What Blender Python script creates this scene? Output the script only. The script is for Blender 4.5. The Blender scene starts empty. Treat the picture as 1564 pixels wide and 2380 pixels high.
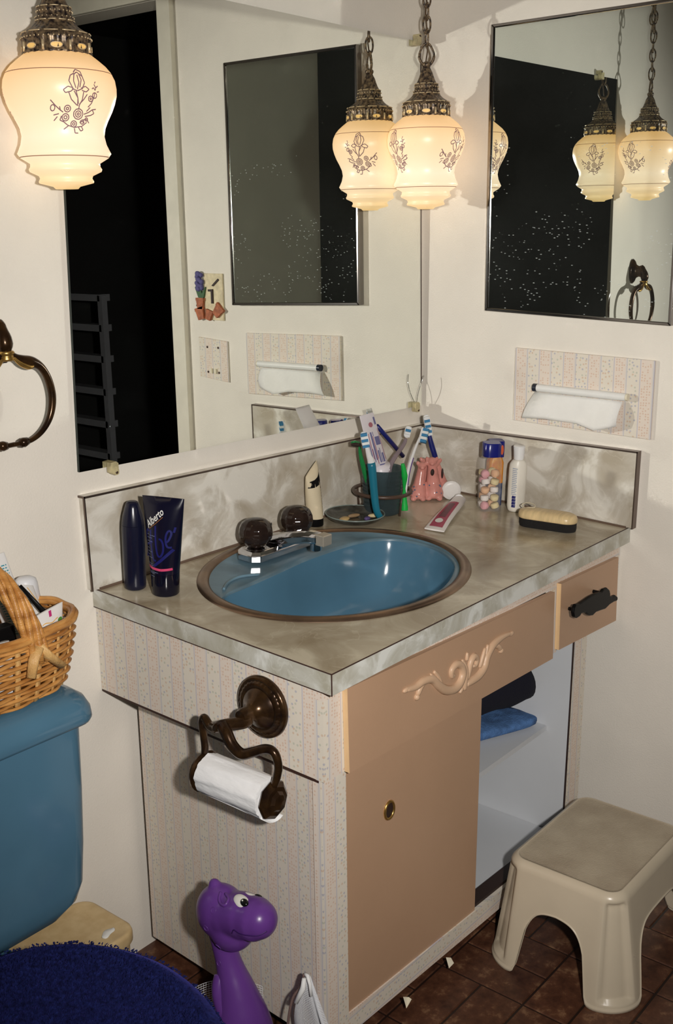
import bpy, bmesh, math, random
from mathutils import Vector, Matrix, noise
PI = math.pi
random.seed(7)
S = bpy.context.scene
COL = S.collection

# ------------------------------------------------------------ camera, world, flash, exposure
CAM = Vector((-2.2666, -1.586, 1.4583))
cr = Vector((0.63400436, -0.77320747, -0.01373605))
cu = Vector((0.20439792, 0.15041604, 0.96726238))
cf = Vector((0.74582837, 0.61605619, -0.25340642))
cd = bpy.data.cameras.new('camera')
cd.sensor_fit = 'VERTICAL'; cd.sensor_height = 36.0; cd.lens = 2539.7 / 2380 * 36
cd.clip_start = 0.02
cam = bpy.data.objects.new('camera', cd); COL.objects.link(cam)
M3 = Matrix((cr, cu, -cf)).transposed()
cam.matrix_world = Matrix.Translation(CAM) @ M3.to_4x4()
S.camera = cam

W = bpy.data.worlds.new('world'); S.world = W; W.use_nodes = True
W.node_tree.nodes['Background'].inputs[0].default_value = (0.7, 0.62, 0.5, 1)
W.node_tree.nodes['Background'].inputs[1].default_value = 0.008

fl = bpy.data.lights.new('camera_flash', 'SPOT')
fl.energy = 148; fl.color = (1.0, 0.955, 0.9); fl.shadow_soft_size = 0.026
fl.spot_size = math.radians(90); fl.spot_blend = 1.0
flo = bpy.data.objects.new('camera_flash', fl); COL.objects.link(flo)
flo.matrix_world = Matrix.Translation(CAM + cr * 0.185 + cu * 0.04) @ M3.to_4x4() @ Matrix.Rotation(math.radians(1.5), 4, 'X')

vs = S.view_settings
S.display_settings.display_device = 'sRGB'
vs.view_transform = 'Standard'; vs.look = 'None'; vs.exposure = 0.0; vs.gamma = 1.0; vs.use_curve_mapping = False
cy = S.cycles
cy.max_bounces = 9; cy.diffuse_bounces = 3; cy.glossy_bounces = 8; cy.transmission_bounces = 8; cy.transparent_max_bounces = 12
cy.caustics_reflective = True; cy.caustics_refractive = False
cy.sample_clamp_indirect = 0.0; cy.blur_glossy = 0.0
cy.use_guiding = True; cy.use_surface_guiding = True; cy.surface_guiding_probability = 0.6

# ------------------------------------------------------------ helpers
def mat(name, base=(.8, .8, .8), rough=.5, metal=0.0, vary=0.0, vscale=20.0, bump=0.0, bscale=200.0, spec=0.5, trans=0.0, ior=1.45, emit=None, estr=0.0, coat=0.0, sss=0.0, alpha=1.0, second=None, stretch=(1, 1, 1)):
    m = bpy.data.materials.new(name); m.use_nodes = True
    nt = m.node_tree; b = nt.nodes['Principled BSDF']
    b.inputs['Base Color'].default_value = (*base, 1); b.inputs['Roughness'].default_value = rough
    b.inputs['Metallic'].default_value = metal; b.inputs['Specular IOR Level'].default_value = spec
    b.inputs['Transmission Weight'].default_value = trans; b.inputs['IOR'].default_value = ior
    b.inputs['Coat Weight'].default_value = coat
    b.inputs['Alpha'].default_value = alpha
    if sss: b.inputs['Subsurface Weight'].default_value = sss; b.inputs['Subsurface Scale'].default_value = .01
    if emit: b.inputs['Emission Color'].default_value = (*emit, 1); b.inputs['Emission Strength'].default_value = estr
    L = nt.links.new
    tc = nt.nodes.new('ShaderNodeTexCoord'); mp = nt.nodes.new('ShaderNodeMapping'); mp.inputs['Scale'].default_value = stretch
    L(tc.outputs['Object'], mp.inputs['Vector'])
    n = nt.nodes.new('ShaderNodeTexNoise'); n.inputs['Scale'].default_value = vscale; n.inputs['Detail'].default_value = 5
    L(mp.outputs[0], n.inputs['Vector'])
    r = nt.nodes.new('ShaderNodeValToRGB')
    v = vary if vary else 0.03
    c2 = second if second else tuple(min(1, c * (1 + v)) for c in base)
    c1 = base if second else tuple(c * (1 - v) for c in base)
    r.color_ramp.elements[0].position = .35; r.color_ramp.elements[1].position = .68
    r.color_ramp.elements[0].color = (*c1, 1); r.color_ramp.elements[1].color = (*c2, 1)
    L(n.outputs['Fac'], r.inputs['Fac']); L(r.outputs['Color'], b.inputs['Base Color'])
    if bump:
        nb = nt.nodes.new('ShaderNodeTexNoise'); nb.inputs['Scale'].default_value = bscale; nb.inputs['Detail'].default_value = 3
        L(mp.outputs[0], nb.inputs['Vector'])
        bp = nt.nodes.new('ShaderNodeBump'); bp.inputs['Strength'].default_value = bump; bp.inputs['Distance'].default_value = .002
        L(nb.outputs['Fac'], bp.inputs['Height']); L(bp.outputs['Normal'], b.inputs['Normal'])
    return m

def thing(name, label, cat, loc=(0, 0, 0), group=None):
    o = bpy.data.objects.new(name, None); COL.objects.link(o); o.location = loc
    o.empty_display_size = .02
    o['label'] = label; o['category'] = cat
    if group: o['group'] = group
    return o

def rootloc(p):
    v = Vector((0, 0, 0))
    while p is not None: v += p.location; p = p.parent
    return v

def obj(name, me, m=None, parent=None, smooth=False, label=None, kind=None, auto=None):
    """me: (verts, faces) in world coordinates, or a mesh; linked as one mesh object under its parent"""
    if isinstance(me, tuple):
        off = rootloc(parent)
        vs_, fs = me
        d = bpy.data.meshes.new(name); d.from_pydata([tuple(Vector(v) - off) for v in vs_], [], fs)
        bm = bmesh.new(); bm.from_mesh(d); bmesh.ops.recalc_face_normals(bm, faces=bm.faces); bm.to_mesh(d); bm.free()
    else: d = me
    if m is not None:
        d.materials.clear(); d.materials.append(m)
    if smooth:
        d.polygons.foreach_set('use_smooth', [True] * len(d.polygons))
        if auto:
            bm = bmesh.new(); bm.from_mesh(d)
            for e in bm.edges:
                if len(e.link_faces) == 2 and e.calc_face_angle(0) > auto: e.smooth = False
            bm.to_mesh(d); bm.free()
    d.update()
    o = bpy.data.objects.new(name, d); COL.objects.link(o)
    if parent: o.parent = parent
    if label: o['label'] = label
    if kind: o['kind'] = kind
    return o

def tag(o, label, cat, group=None):
    o['label'] = label; o['category'] = cat
    if group: o['group'] = group
    return o

def center_origin(o):
    """move a top-level mesh's origin to the middle of its base"""
    vs_ = [v.co for v in o.data.vertices]
    c = Vector(((min(v.x for v in vs_) + max(v.x for v in vs_)) / 2, (min(v.y for v in vs_) + max(v.y for v in vs_)) / 2, min(v.z for v in vs_)))
    o.data.transform(Matrix.Translation(-c)); o.location = c
    return o

class MB:
    def __init__(s): s.v = []; s.f = []
    def add(s, vf, M=None):
        v, f = vf; k = len(s.v)
        s.v += [tuple((M @ Vector(p)) if M else p) for p in v]; s.f += [tuple(i + k for i in q) for q in f]
        return s
    def out(s): return (s.v, s.f)

def box(x0, x1, y0, y1, z0, z1):
    v = [(x, y, z) for x in (x0, x1) for y in (y0, y1) for z in (z0, z1)]
    return v, [(0, 1, 3, 2), (4, 6, 7, 5), (0, 4, 5, 1), (2, 3, 7, 6), (0, 2, 6, 4), (1, 5, 7, 3)]

def loft(rings, cap0=True, cap1=True, closed=True):
    v = []; f = []; n = len(rings[0])
    for r in rings: v += [tuple(p) for p in r]
    for i in range(len(rings) - 1):
        for j in range(n if closed else n - 1):
            a = i * n + j; b = i * n + (j + 1) % n
            f.append((a, b, b + n, a + n))
    if cap0: f.append(tuple(range(n))[::-1])
    if cap1: f.append(tuple(range((len(rings) - 1) * n, len(rings) * n)))
    return v, f

def lathe(prof, n=32, c=(0, 0, 0), cap0=True, cap1=True, fn=None):
    rings = []
    for r, z in prof:
        ring = []
        for k in range(n):
            a = 2 * PI * k / n; rr = r if fn is None else fn(r, z, a)
            ring.append((c[0] + rr * math.cos(a), c[1] + rr * math.sin(a), c[2] + z))
        rings.append(ring)
    return loft(rings, cap0, cap1)

def tube(path, rad, n=8, closed=False, flat=1.0, up=None):
    path = [Vector(p) for p in path]; m = len(path)
    rad = rad if isinstance(rad, (list, tuple)) else [rad] * m
    rings = []; nrm = None
    for i, p in enumerate(path):
        if closed: t = path[(i + 1) % m] - path[i - 1]
        else: t = path[min(i + 1, m - 1)] - path[max(i - 1, 0)]
        t = t.normalized() if t.length > 1e-9 else Vector((0, 0, 1))
        if up is not None:
            nrm = Vector(up) - t * t.dot(Vector(up))
        elif nrm is None:
            nrm = t.orthogonal()
        else: nrm = nrm - t * nrm.dot(t)
        nrm = nrm.normalized(); b = t.cross(nrm)
        rings.append([p + (nrm * math.cos(2 * PI * k / n) * flat + b * math.sin(2 * PI * k / n)) * rad[i] for k in range(n)])
    if closed:
        v = [tuple(q) for r in rings for q in r]; f = []
        for i in range(m):
            for j in range(n):
                i2 = (i + 1) % m
                f.append((i * n + j, i * n + (j + 1) % n, i2 * n + (j + 1) % n, i2 * n + j))
        return v, f
    return loft(rings)

def spline(pts, k=6):
    """Catmull-Rom through the points"""
    P_ = [Vector(p) for p in pts]; out = []
    for i in range(len(P_) - 1):
        a = P_[max(i - 1, 0)]; b = P_[i]; c = P_[i + 1]; d = P_[min(i + 2, len(P_) - 1)]
        for j in range(k):
            t = j / k
            out.append(.5 * ((2 * b) + (-a + c) * t + (2 * a - 5 * b + 4 * c - d) * t * t + (-a + 3 * b - 3 * c + d) * t ** 3))
    out.append(P_[-1]); return out

def sphere(c, r, n=16, m=10):
    r = r if isinstance(r, (tuple, list)) else (r, r, r)
    v = [(c[0], c[1], c[2] - r[2])]
    for i in range(1, m):
        ph = -PI / 2 + PI * i / m
        for j in range(n):
            a = 2 * PI * j / n
            v.append((c[0] + r[0] * math.cos(ph) * math.cos(a), c[1] + r[1] * math.cos(ph) * math.sin(a), c[2] + r[2] * math.sin(ph)))
    v.append((c[0], c[1], c[2] + r[2])); f = []
    for j in range(n): f.append((0, 1 + (j + 1) % n, 1 + j))
    for i in range(m - 2):
        for j in range(n):
            a = 1 + i * n + j; b = 1 + i * n + (j + 1) % n; f.append((a, b, b + n, a + n))
    t = len(v) - 1; k = 1 + (m - 2) * n
    for j in range(n): f.append((t, k + j, k + (j + 1) % n))
    return v, f

def rrect(w, d, r, n=6):
    """rounded rectangle outline centred on 0"""
    pts = []
    for cx, cy_, a0 in ((w / 2 - r, d / 2 - r, 0), (-w / 2 + r, d / 2 - r, PI / 2), (-w / 2 + r, -d / 2 + r, PI), (w / 2 - r, -d / 2 + r, 1.5 * PI)):
        for k in range(n + 1):
            a = a0 + PI / 2 * k / n; pts.append((cx + r * math.cos(a), cy_ + r * math.sin(a)))
    return pts

def prism(poly, fn0, fn1):
    """poly of 2-D points; fn0 and fn1 place the two faces"""
    n = len(poly); v = [tuple(fn0(p)) for p in poly] + [tuple(fn1(p)) for p in poly]
    f = [tuple(range(n)), tuple(range(n, 2 * n))[::-1]] + [(i, (i + 1) % n, n + (i + 1) % n, n + i) for i in range(n)]
    return v, f

def slab(quad, t):
    """quad of four world points, thickened by the vector t"""
    t = Vector(t); v = [tuple(p) for p in quad] + [tuple(Vector(p) + t) for p in quad]
    n = len(quad)
    return v, [tuple(range(n)), tuple(range(n, 2 * n))[::-1]] + [(i, (i + 1) % n, n + (i + 1) % n, n + i) for i in range(n)]

def bevel(o, w=.002, seg=2):
    m = o.modifiers.new('bevel', 'BEVEL'); m.width = w; m.segments = seg; m.limit_method = 'ANGLE'; m.angle_limit = .6
    return o

def text_geo(body, size=1.0, shear=0.0, space=1.0, bold=0.0):
    c = bpy.data.curves.new('lettering', 'FONT'); c.body = body; c.size = size; c.shear = shear; c.space_character = space; c.offset = bold
    c.resolution_u = 2
    o = bpy.data.objects.new('lettering', c); COL.objects.link(o)
    bpy.context.view_layer.update()
    me = bpy.data.meshes.new_from_object(o.evaluated_get(bpy.context.evaluated_depsgraph_get()))
    v = [tuple(p.co) for p in me.vertices]; f = [tuple(p.vertices) for p in me.polygons]
    bpy.data.objects.remove(o); bpy.data.curves.remove(c); bpy.data.meshes.remove(me)
    return v, f

def mapped(vf, fn): return [tuple(fn(p)) for p in vf[0]], vf[1]

def subdiv_poly(vf, cuts=2):
    return vf

TOP = lambda x, y: .789 + .04 * (y + .575)      # the worktop falls a little towards its front edge

# ------------------------------------------------------------ materials
def node_mat(name):
    m = bpy.data.materials.new(name); m.use_nodes = True
    return m, m.node_tree, m.node_tree.nodes['Principled BSDF'], m.node_tree.links.new

def mth(nt, op, a, b=None, c=None):
    n = nt.nodes.new('ShaderNodeMath'); n.operation = op
    for i, x in enumerate((a, b, c)):
        if x is None: continue
        if isinstance(x, (int, float)): n.inputs[i].default_value = x
        else: nt.links.new(x, n.inputs[i])
    return n.outputs[0]

def mixc(nt, fac, a, b):
    n = nt.nodes.new('ShaderNodeMix'); n.data_type = 'RGBA'
    for i, x in ((0, fac), (6, a), (7, b)):
        if isinstance(x, tuple): n.inputs[i].default_value = (*x, 1)
        elif isinstance(x, (int, float)): n.inputs[i].default_value = x
        else: nt.links.new(x, n.inputs[i])
    return n.outputs[2]

def wallpaper(name, horizontal=False, phase=0.0):
    m, nt, b, L = node_mat(name)
    tc = nt.nodes.new('ShaderNodeTexCoord'); sp = nt.nodes.new('ShaderNodeSeparateXYZ'); L(tc.outputs['Object'], sp.inputs[0])
    u = mth(nt, 'ADD', mth(nt, 'ADD', sp.outputs[0], sp.outputs[1]), 5 + phase); z = sp.outputs[2]
    if horizontal: u, z = mth(nt, 'ADD', z, 3.0), u
    s = mth(nt, 'FRACT', mth(nt, 'DIVIDE', u, .062))
    r = nt.nodes.new('ShaderNodeValToRGB'); r.color_ramp.interpolation = 'LINEAR'
    el = r.color_ramp.elements
    line = (.55, .53, .58); pk = (.76, .665, .58); cm = (.75, .69, .595)
    cols = [(0, line), (.022, line), (.034, cm), (.05, cm), (.058, line), (.066, pk), (.48, pk), (.49, line), (.515, line), (.525, pk), (.545, cm), (.99, cm), (1, line)]
    el[0].position = 0; el[0].color = (*line, 1); el[1].position = 1; el[1].color = (*line, 1)
    for p, c in cols[1:-1]:
        e = el.new(p); e.color = (*c, 1)
    L(s, r.inputs[0])
    cv = nt.nodes.new('ShaderNodeCombineXYZ'); L(u, cv.inputs[0]); L(z, cv.inputs[1])
    vo = nt.nodes.new('ShaderNodeTexVoronoi'); vo.voronoi_dimensions = '2D'; vo.inputs['Scale'].default_value = 165; vo.inputs['Randomness'].default_value = .35
    L(cv.outputs[0], vo.inputs['Vector'])
    dm = mth(nt, 'LESS_THAN', vo.outputs['Distance'], .30)
    rc = nt.nodes.new('ShaderNodeSeparateColor'); L(vo.outputs['Color'], rc.inputs[0])
    inA = mth(nt, 'MULTIPLY', mth(nt, 'GREATER_THAN', s, .09), mth(nt, 'LESS_THAN', s, .46))
    mA = mth(nt, 'MULTIPLY', mth(nt, 'MULTIPLY', dm, inA), mth(nt, 'GREATER_THAN', rc.outputs[0], .35))
    c1 = mixc(nt, mth(nt, 'MULTIPLY', mA, .45), r.outputs[0], (.60, .34, .21))
    vb = nt.nodes.new('ShaderNodeTexVoronoi'); vb.voronoi_dimensions = '2D'; vb.inputs['Scale'].default_value = 125; vb.inputs['Randomness'].default_value = .8
    L(cv.outputs[0], vb.inputs['Vector'])
    rb = nt.nodes.new('ShaderNodeSeparateColor'); L(vb.outputs['Color'], rb.inputs[0])
    inB = mth(nt, 'GREATER_THAN', s, .56)
    mB = mth(nt, 'MULTIPLY', mth(nt, 'MULTIPLY', mth(nt, 'LESS_THAN', vb.outputs['Distance'], .27), inB), mth(nt, 'GREATER_THAN', rb.outputs[0], .4))
    rr = nt.nodes.new('ShaderNodeValToRGB'); rr.color_ramp.interpolation = 'CONSTANT'
    e = rr.color_ramp.elements; e[0].position = 0; e[0].color = (.22, .26, .45, 1); e[1].position = .3; e[1].color = (.36, .42, .33, 1)
    q = e.new(.6); q.color = (.58, .33, .18, 1)
    L(rb.outputs[1], rr.inputs[0])
    c2 = mixc(nt, mth(nt, 'MULTIPLY', mB, .45), c1, rr.outputs[0])
    L(c2, b.inputs['Base Color']); b.inputs['Roughness'].default_value = .45; b.inputs['Specular IOR Level'].default_value = .25
    return m

def laminate(name, dark, light, scale=9, rough=.3, seedz=0.0):
    m, nt, b, L = node_mat(name)
    tc = nt.nodes.new('ShaderNodeTexCoord'); mp = nt.nodes.new('ShaderNodeMapping'); mp.inputs['Location'].default_value = (seedz, seedz * 2, 1)
    mp.inputs['Rotation'].default_value = (.2, .3, .5)
    L(tc.outputs['Object'], mp.inputs[0])
    n = nt.nodes.new('ShaderNodeTexNoise'); n.inputs['Scale'].default_value = scale; n.inputs['Detail'].default_value = 7; n.inputs['Distortion'].default_value = .7; n.inputs['Roughness'].default_value = .55
    L(mp.outputs[0], n.inputs['Vector'])
    r = nt.nodes.new('ShaderNodeValToRGB'); e = r.color_ramp.elements
    e[0].position = .38; e[0].color = (*dark, 1); e[1].position = .60; e[1].color = (*light, 1)
    k = e.new(.52); k.color = (*[(a + c) / 2 * .98 for a, c in zip(dark, light)], 1)
    L(n.outputs['Fac'], r.inputs[0])
    w = nt.nodes.new('ShaderNodeTexNoise'); w.inputs['Scale'].default_value = scale * .8; w.inputs['Detail'].default_value = 4; w.inputs['Distortion'].default_value = 1.2
    L(mp.outputs[0], w.inputs['Vector'])
    v = mth(nt, 'LESS_THAN', mth(nt, 'ABSOLUTE', mth(nt, 'SUBTRACT', w.outputs['Fac'], .5)), .006)
    c = mixc(nt, mth(nt, 'MULTIPLY', v, .15), r.outputs[0], tuple(min(1, x * 1.25) for x in light))
    L(c, b.inputs['Base Color']); b.inputs['Roughness'].default_value = rough
    return m

m_wall = mat('painted wall', (.80, .752, .675), .55, vary=.03, vscale=6, bump=.25, bscale=260, spec=.3)
m_ceil = mat('ceiling paint', (.80, .78, .72), .8)
m_casing = mat('casing paint', (.74, .70, .60), .4, vary=.04)
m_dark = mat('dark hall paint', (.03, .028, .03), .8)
m_paper = wallpaper('striped floral wallpaper')
m_paper_h = wallpaper('striped floral wallpaper on the rails', True)
m_lam_top = laminate('stone pattern laminate of the top', (.31, .25, .165), (.57, .51, .39), 7, .20)
m_lam_edge = laminate('stone pattern laminate of the edge', (.42, .40, .32), (.72, .73, .69), 13, .3, 3.0)
m_lam_splash = laminate('stone pattern laminate of the splash', (.45, .395, .31), (.74, .71, .64), 10, .3, 7.0)
m_seam = mat('dark brown laminate seam', (.045, .02, .015), .5)
m_trim = mat('dark metal trim', (.16, .12, .10), .3, metal=.8)
m_peach = mat('peach cabinet paint', (.50, .315, .20), .42, vary=.05, vscale=3, bump=.08, bscale=400)
m_peach_edge = mat('bare peach edge', (.74, .50, .27), .5, vary=.06)
m_inner = mat('pale blue grey paint inside', (.60, .62, .65), .6, vary=.03, vscale=5)
m_black = mat('black iron', (.004, .004, .0045), .4, spec=.15)
m_bronze = mat('antique bronze', (.022, .011, .007), .22, metal=.6, vary=.5, vscale=40, second=(.075, .038, .014))
m_brass = mat('worn brass', (.55, .34, .10), .3, metal=.9, vary=.25, vscale=60)
m_chrome = mat('chrome', (.62, .62, .65), .10, metal=1.0)
m_white = mat('white plastic', (.82, .82, .80), .35)
m_offwhite = mat('cream plastic', (.80, .74, .58), .4)
m_blue_china = mat('blue glazed china', (.078, .180, .270), .13, vary=.08, vscale=5)
m_blue_dusty = mat('dusty blue china', (.11, .19, .245), .35, vary=.2, vscale=14)
m_navy_plastic = mat('navy plastic', (.006, .007, .022), .25)

def mirror_mat(name, tint=(.85, .87, .83), dirt=0.0):
    m, nt, b, L = node_mat(name)
    b.inputs['Base Color'].default_value = (*tint, 1); b.inputs['Metallic'].default_value = 1; b.inputs['Roughness'].default_value = 0.0
    if dirt:
        tc = nt.nodes.new('ShaderNodeTexCoord'); mp = nt.nodes.new('ShaderNodeMapping'); mp.inputs['Scale'].default_value = (1, 1, 2.6)
        L(tc.outputs['Object'], mp.inputs[0])
        v = nt.nodes.new('ShaderNodeTexVoronoi'); v.inputs['Scale'].default_value = 62; L(mp.outputs[0], v.inputs['Vector'])
        n = nt.nodes.new('ShaderNodeTexNoise'); n.inputs['Scale'].default_value = 5; n.inputs['Detail'].default_value = 3; L(tc.outputs['Object'], n.inputs['Vector'])
        sc_ = nt.nodes.new('ShaderNodeSeparateColor'); L(v.outputs['Color'], sc_.inputs[0])
        k = mth(nt, 'MULTIPLY', mth(nt, 'LESS_THAN', v.outputs['Distance'], .15), mth(nt, 'GREATER_THAN', n.outputs['Fac'], .46))
        k = mth(nt, 'MULTIPLY', k, mth(nt, 'GREATER_THAN', sc_.outputs[0], .35))
        sz = nt.nodes.new('ShaderNodeSeparateXYZ'); L(tc.outputs['Object'], sz.inputs[0]); k = mth(nt, 'MULTIPLY', k, mth(nt, 'LESS_THAN', mth(nt, 'ADD', sz.outputs[2], mth(nt, 'MULTIPLY', n.outputs['Fac'], .35)), .55))
        d = nt.nodes.new('ShaderNodeBsdfDiffuse'); d.inputs[0].default_value = (.55, .6, .58, 1)
        n2 = nt.nodes.new('ShaderNodeTexNoise'); n2.inputs['Scale'].default_value = 4; L(tc.outputs['Object'], n2.inputs['Vector'])
        film = mth(nt, 'MULTIPLY', n2.outputs['Fac'], dirt)
        mx = nt.nodes.new('ShaderNodeMixShader'); L(mth(nt, 'MAXIMUM', mth(nt, 'MULTIPLY', k, .62), film), mx.inputs[0])
        L(b.outputs[0], mx.inputs[1]); L(d.outputs[0], mx.inputs[2]); L(mx.outputs[0], nt.nodes['Material Output'].inputs[0])
    return m
m_mirror = mirror_mat('mirror glass')
m_mirror2 = mirror_mat('spotted mirror glass', (.76, .82, .78), .035)

# ------------------------------------------------------------ the room
def struct(name, vf, m, parent=None, **k):
    o = obj(name, vf, m, parent, **k)
    if parent is None: o['kind'] = 'structure'
    return o

CEIL = 2.44
struct('wall_back', box(-2.9, .12, 0, .1, 0, CEIL), m_wall)
mb = MB(); mb.add(box(0, .1, -.915, 0, 0, CEIL)); mb.add(box(0, .1, -1.76, -.915, 2.08, CEIL)); mb.add(box(0, .1, -2.7, -1.76, 0, CEIL))
struct('wall_right', mb.out(), m_wall)
struct('wall_left', box(-3.0, -2.9, -.9, .1, 0, CEIL), m_wall)
struct('wall_front', box(-2.24, .1, -2.3, -2.2, 0, CEIL), m_wall)
struct('ceiling', box(-2.9, 0, -2.7, 0, CEIL, CEIL + .06), m_ceil)
m_floor = mat('dark brown vinyl base', (.022, .011, .008), .4)
fl_o = struct('floor', box(-3.0, 2.2, -3.4, .1, -.05, -.0025), m_floor)

def tile_mat():
    m, nt, b, L = node_mat('mottled brown vinyl tile')
    tc = nt.nodes.new('ShaderNodeTexCoord'); oi = nt.nodes.new('ShaderNodeObjectInfo')
    ad = nt.nodes.new('ShaderNodeVectorMath'); ad.operation = 'ADD'; L(tc.outputs['Object'], ad.inputs[0]); L(oi.outputs['Location'], ad.inputs[1])
    n = nt.nodes.new('ShaderNodeTexNoise'); n.inputs['Scale'].default_value = 26; n.inputs['Detail'].default_value = 8; n.inputs['Roughness'].default_value = .68
    L(ad.outputs[0], n.inputs['Vector'])
    r = nt.nodes.new('ShaderNodeValToRGB'); e = r.color_ramp.elements
    e[0].position = .33; e[0].color = (.045, .016, .009, 1); e[1].position = .74; e[1].color = (.30, .17, .09, 1)
    k = e.new(.55); k.color = (.105, .042, .022, 1)
    L(n.outputs['Fac'], r.inputs[0])
    h = nt.nodes.new('ShaderNodeHueSaturation'); L(r.outputs[0], h.inputs['Color']); L(mth(nt, 'ADD', mth(nt, 'MULTIPLY', oi.outputs['Random'], .3), .85), h.inputs['Value'])
    L(h.outputs[0], b.inputs['Base Color']); b.inputs['Roughness'].default_value = .42
    bp = nt.nodes.new('ShaderNodeBump'); bp.inputs['Strength'].default_value = .4; bp.inputs['Distance'].default_value = .001
    L(n.outputs['Fac'], bp.inputs['Height']); L(bp.outputs[0], b.inputs['Normal'])
    return m
m_tile = tile_mat()
TW = .187
def tile_mesh(w, d):
    g = .0022; w -= g * 2; d -= g * 2; c = .0015
    v = [(-w / 2, -d / 2, -.0025), (w / 2, -d / 2, -.0025), (w / 2, d / 2, -.0025), (-w / 2, d / 2, -.0025)]
    v += [(x * (1 - 2 * c / w), y * (1 - 2 * c / d), 0) for x, y, _ in v]
    me = bpy.data.meshes.new('tile'); me.from_pydata(v, [], [(4, 5, 6, 7)] + [(i, (i + 1) % 4, 4 + (i + 1) % 4, 4 + i) for i in range(4)])
    me.materials.append(m_tile); return me
t_h = tile_mesh(TW, TW / 2); t_v = tile_mesh(TW / 2, TW)
for i in range(-8, 4):
    for j in range(-8, 4):
        x0 = -.66 + i * TW; y1 = -.52 - j * TW * -1 if False else -.52 + j * TW
        if x0 < -2.0 or x0 > 0 or y1 - TW > 0: continue
        for k in (0, 1):
            if (i + j) % 2 == 0:      # two tiles side by side, joint along y
                me = t_v; c = (x0 + TW * (.25 + .5 * k), y1 - TW / 2)
            else:
                me = t_h; c = (x0 + TW / 2, y1 - TW * (.25 + .5 * k))
            o = bpy.data.objects.new('tile', me); COL.objects.link(o); o.parent = fl_o; o.location = (c[0], c[1], 0)

# doorway in the right-hand wall and the dark room beyond it
dr = thing('door_1', 'cream painted door casing round the dark doorway', 'door casing', (0, -.95, 0)); del dr['category']; dr['kind'] = 'structure'
def casing(y0, y1, z0, z1):
    mb = MB(); mb.add(box(-.018, 0, y0, y1, z0, z1)); return mb.out()
bevel(obj('casing_board', casing(-.915, -.865, 0, 2.15), m_casing, dr), .004)
bevel(obj('casing_board', casing(-1.83, -1.76, 0, 2.15), m_casing, dr), .004)
bevel(obj('casing_board', casing(-1.83, -.865, 2.08, 2.15), m_casing, dr), .004)
bevel(obj('casing_bead', casing(-.869, -.860, 0, 2.155), m_casing, dr), .002)
obj('door_jamb', box(0, .1, -.917, -.913, 0, 2.08), m_casing, dr)
obj('door_jamb', box(0, .1, -1.762, -1.758, 0, 2.08), m_casing, dr)
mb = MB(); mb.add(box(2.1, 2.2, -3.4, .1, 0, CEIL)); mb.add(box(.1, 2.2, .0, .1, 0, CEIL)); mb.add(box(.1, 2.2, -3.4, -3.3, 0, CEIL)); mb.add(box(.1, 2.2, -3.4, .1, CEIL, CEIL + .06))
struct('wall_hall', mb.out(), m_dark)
rk = thing('storage_rack', 'grey white frame rack of open shelves in the dark room beyond the doorway', 'rack', (.9, -2.6, 0))
m_rack = mat('grey white rack paint', (.28, .28, .32), .6)
for y in (-2.40, -2.83):
    for x in (.9,): obj('post', box(x, x + .03, y - .015, y + .015, 0, 1.17), m_rack, rk)
for z in (.12, .42, .57, .72, .87, 1.01, 1.145): obj('shelf', box(.9, .96, -2.83, -2.40, z, z + .03), m_rack, rk)

# ------------------------------------------------------------ big wall mirror
mr = thing('wall_mirror', 'large frameless plate mirror clipped to the wall above the sink', 'mirror', (-.54, 0, 1.02))
q = [(-1.0783, 0, 1.0352), (-.0085, 0, 1.0150), (-.0225, 0, 1.8694), (-1.0525, 0, 1.8760)]
obj('glass', ([(x, -.0062, z) for x, y, z in q], [(0, 1, 2, 3)]), m_mirror, mr)
m_mback = mat('dark mirror edge', (.015, .025, .022), .25)
obj('backing', slab([(x, -.006, z) for x, y, z in q], (0, .006, 0)), m_mback, mr)
m_clip = mat('yellowed clear plastic clip', (.52, .45, .26), .3, vary=.25, vscale=90)
obj('edge_line', slab([(-.0125, -.0068, 1.07), (-.0100, -.0068, 1.07), (-.0205, -.0068, 1.86), (-.0230, -.0068, 1.86)], (0, .0062, 0)), m_seam, mr)
def clip(x, z, up=1, s=1.0):
    mb = MB()
    mb.add(prism([(-.009 * s, -.010), (.006 * s, -.010), (.009 * s, -.004), (.009 * s, .006), (.004 * s, .010), (-.009 * s, .009)], lambda p: (x + p[0], -.018, z + p[1] * up), lambda p: (x + p[0], -.0065, z + p[1] * up)))
    mb.add(prism(rrect(.012 * s, .012, .004, 3), lambda p: (x + .005 + p[0], -.0165, z - .010 * up + p[1]), lambda p: (x + .005 + p[0], 0, z - .010 * up + p[1])))
    o = obj('clip', mb.out(), m_clip, mr)
    obj('clip_screw', mapped(lathe([(.0028, 0), (.0028, .0012), (.001, .002)], 10), lambda p: (x + .005 + p[0], -.0166 - p[2], z - .011 * up + p[1])), m_seam, o)
clip(-1.0075, 1.034); clip(-.0425, 1.0185); clip(-.044, 1.868, -1); clip(-.93, 1.874, -1)
m_wire = mat('thin steel wire', (.55, .56, .55), .15, metal=.9)
obj('wire_hook', tube(spline([(-.036, -.010, 1.027), (-.042, -.018, 1.050), (-.041, -.026, 1.075), (-.034, -.030, 1.095)], 5), .0009, 6), m_wire, mr, smooth=True)

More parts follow.
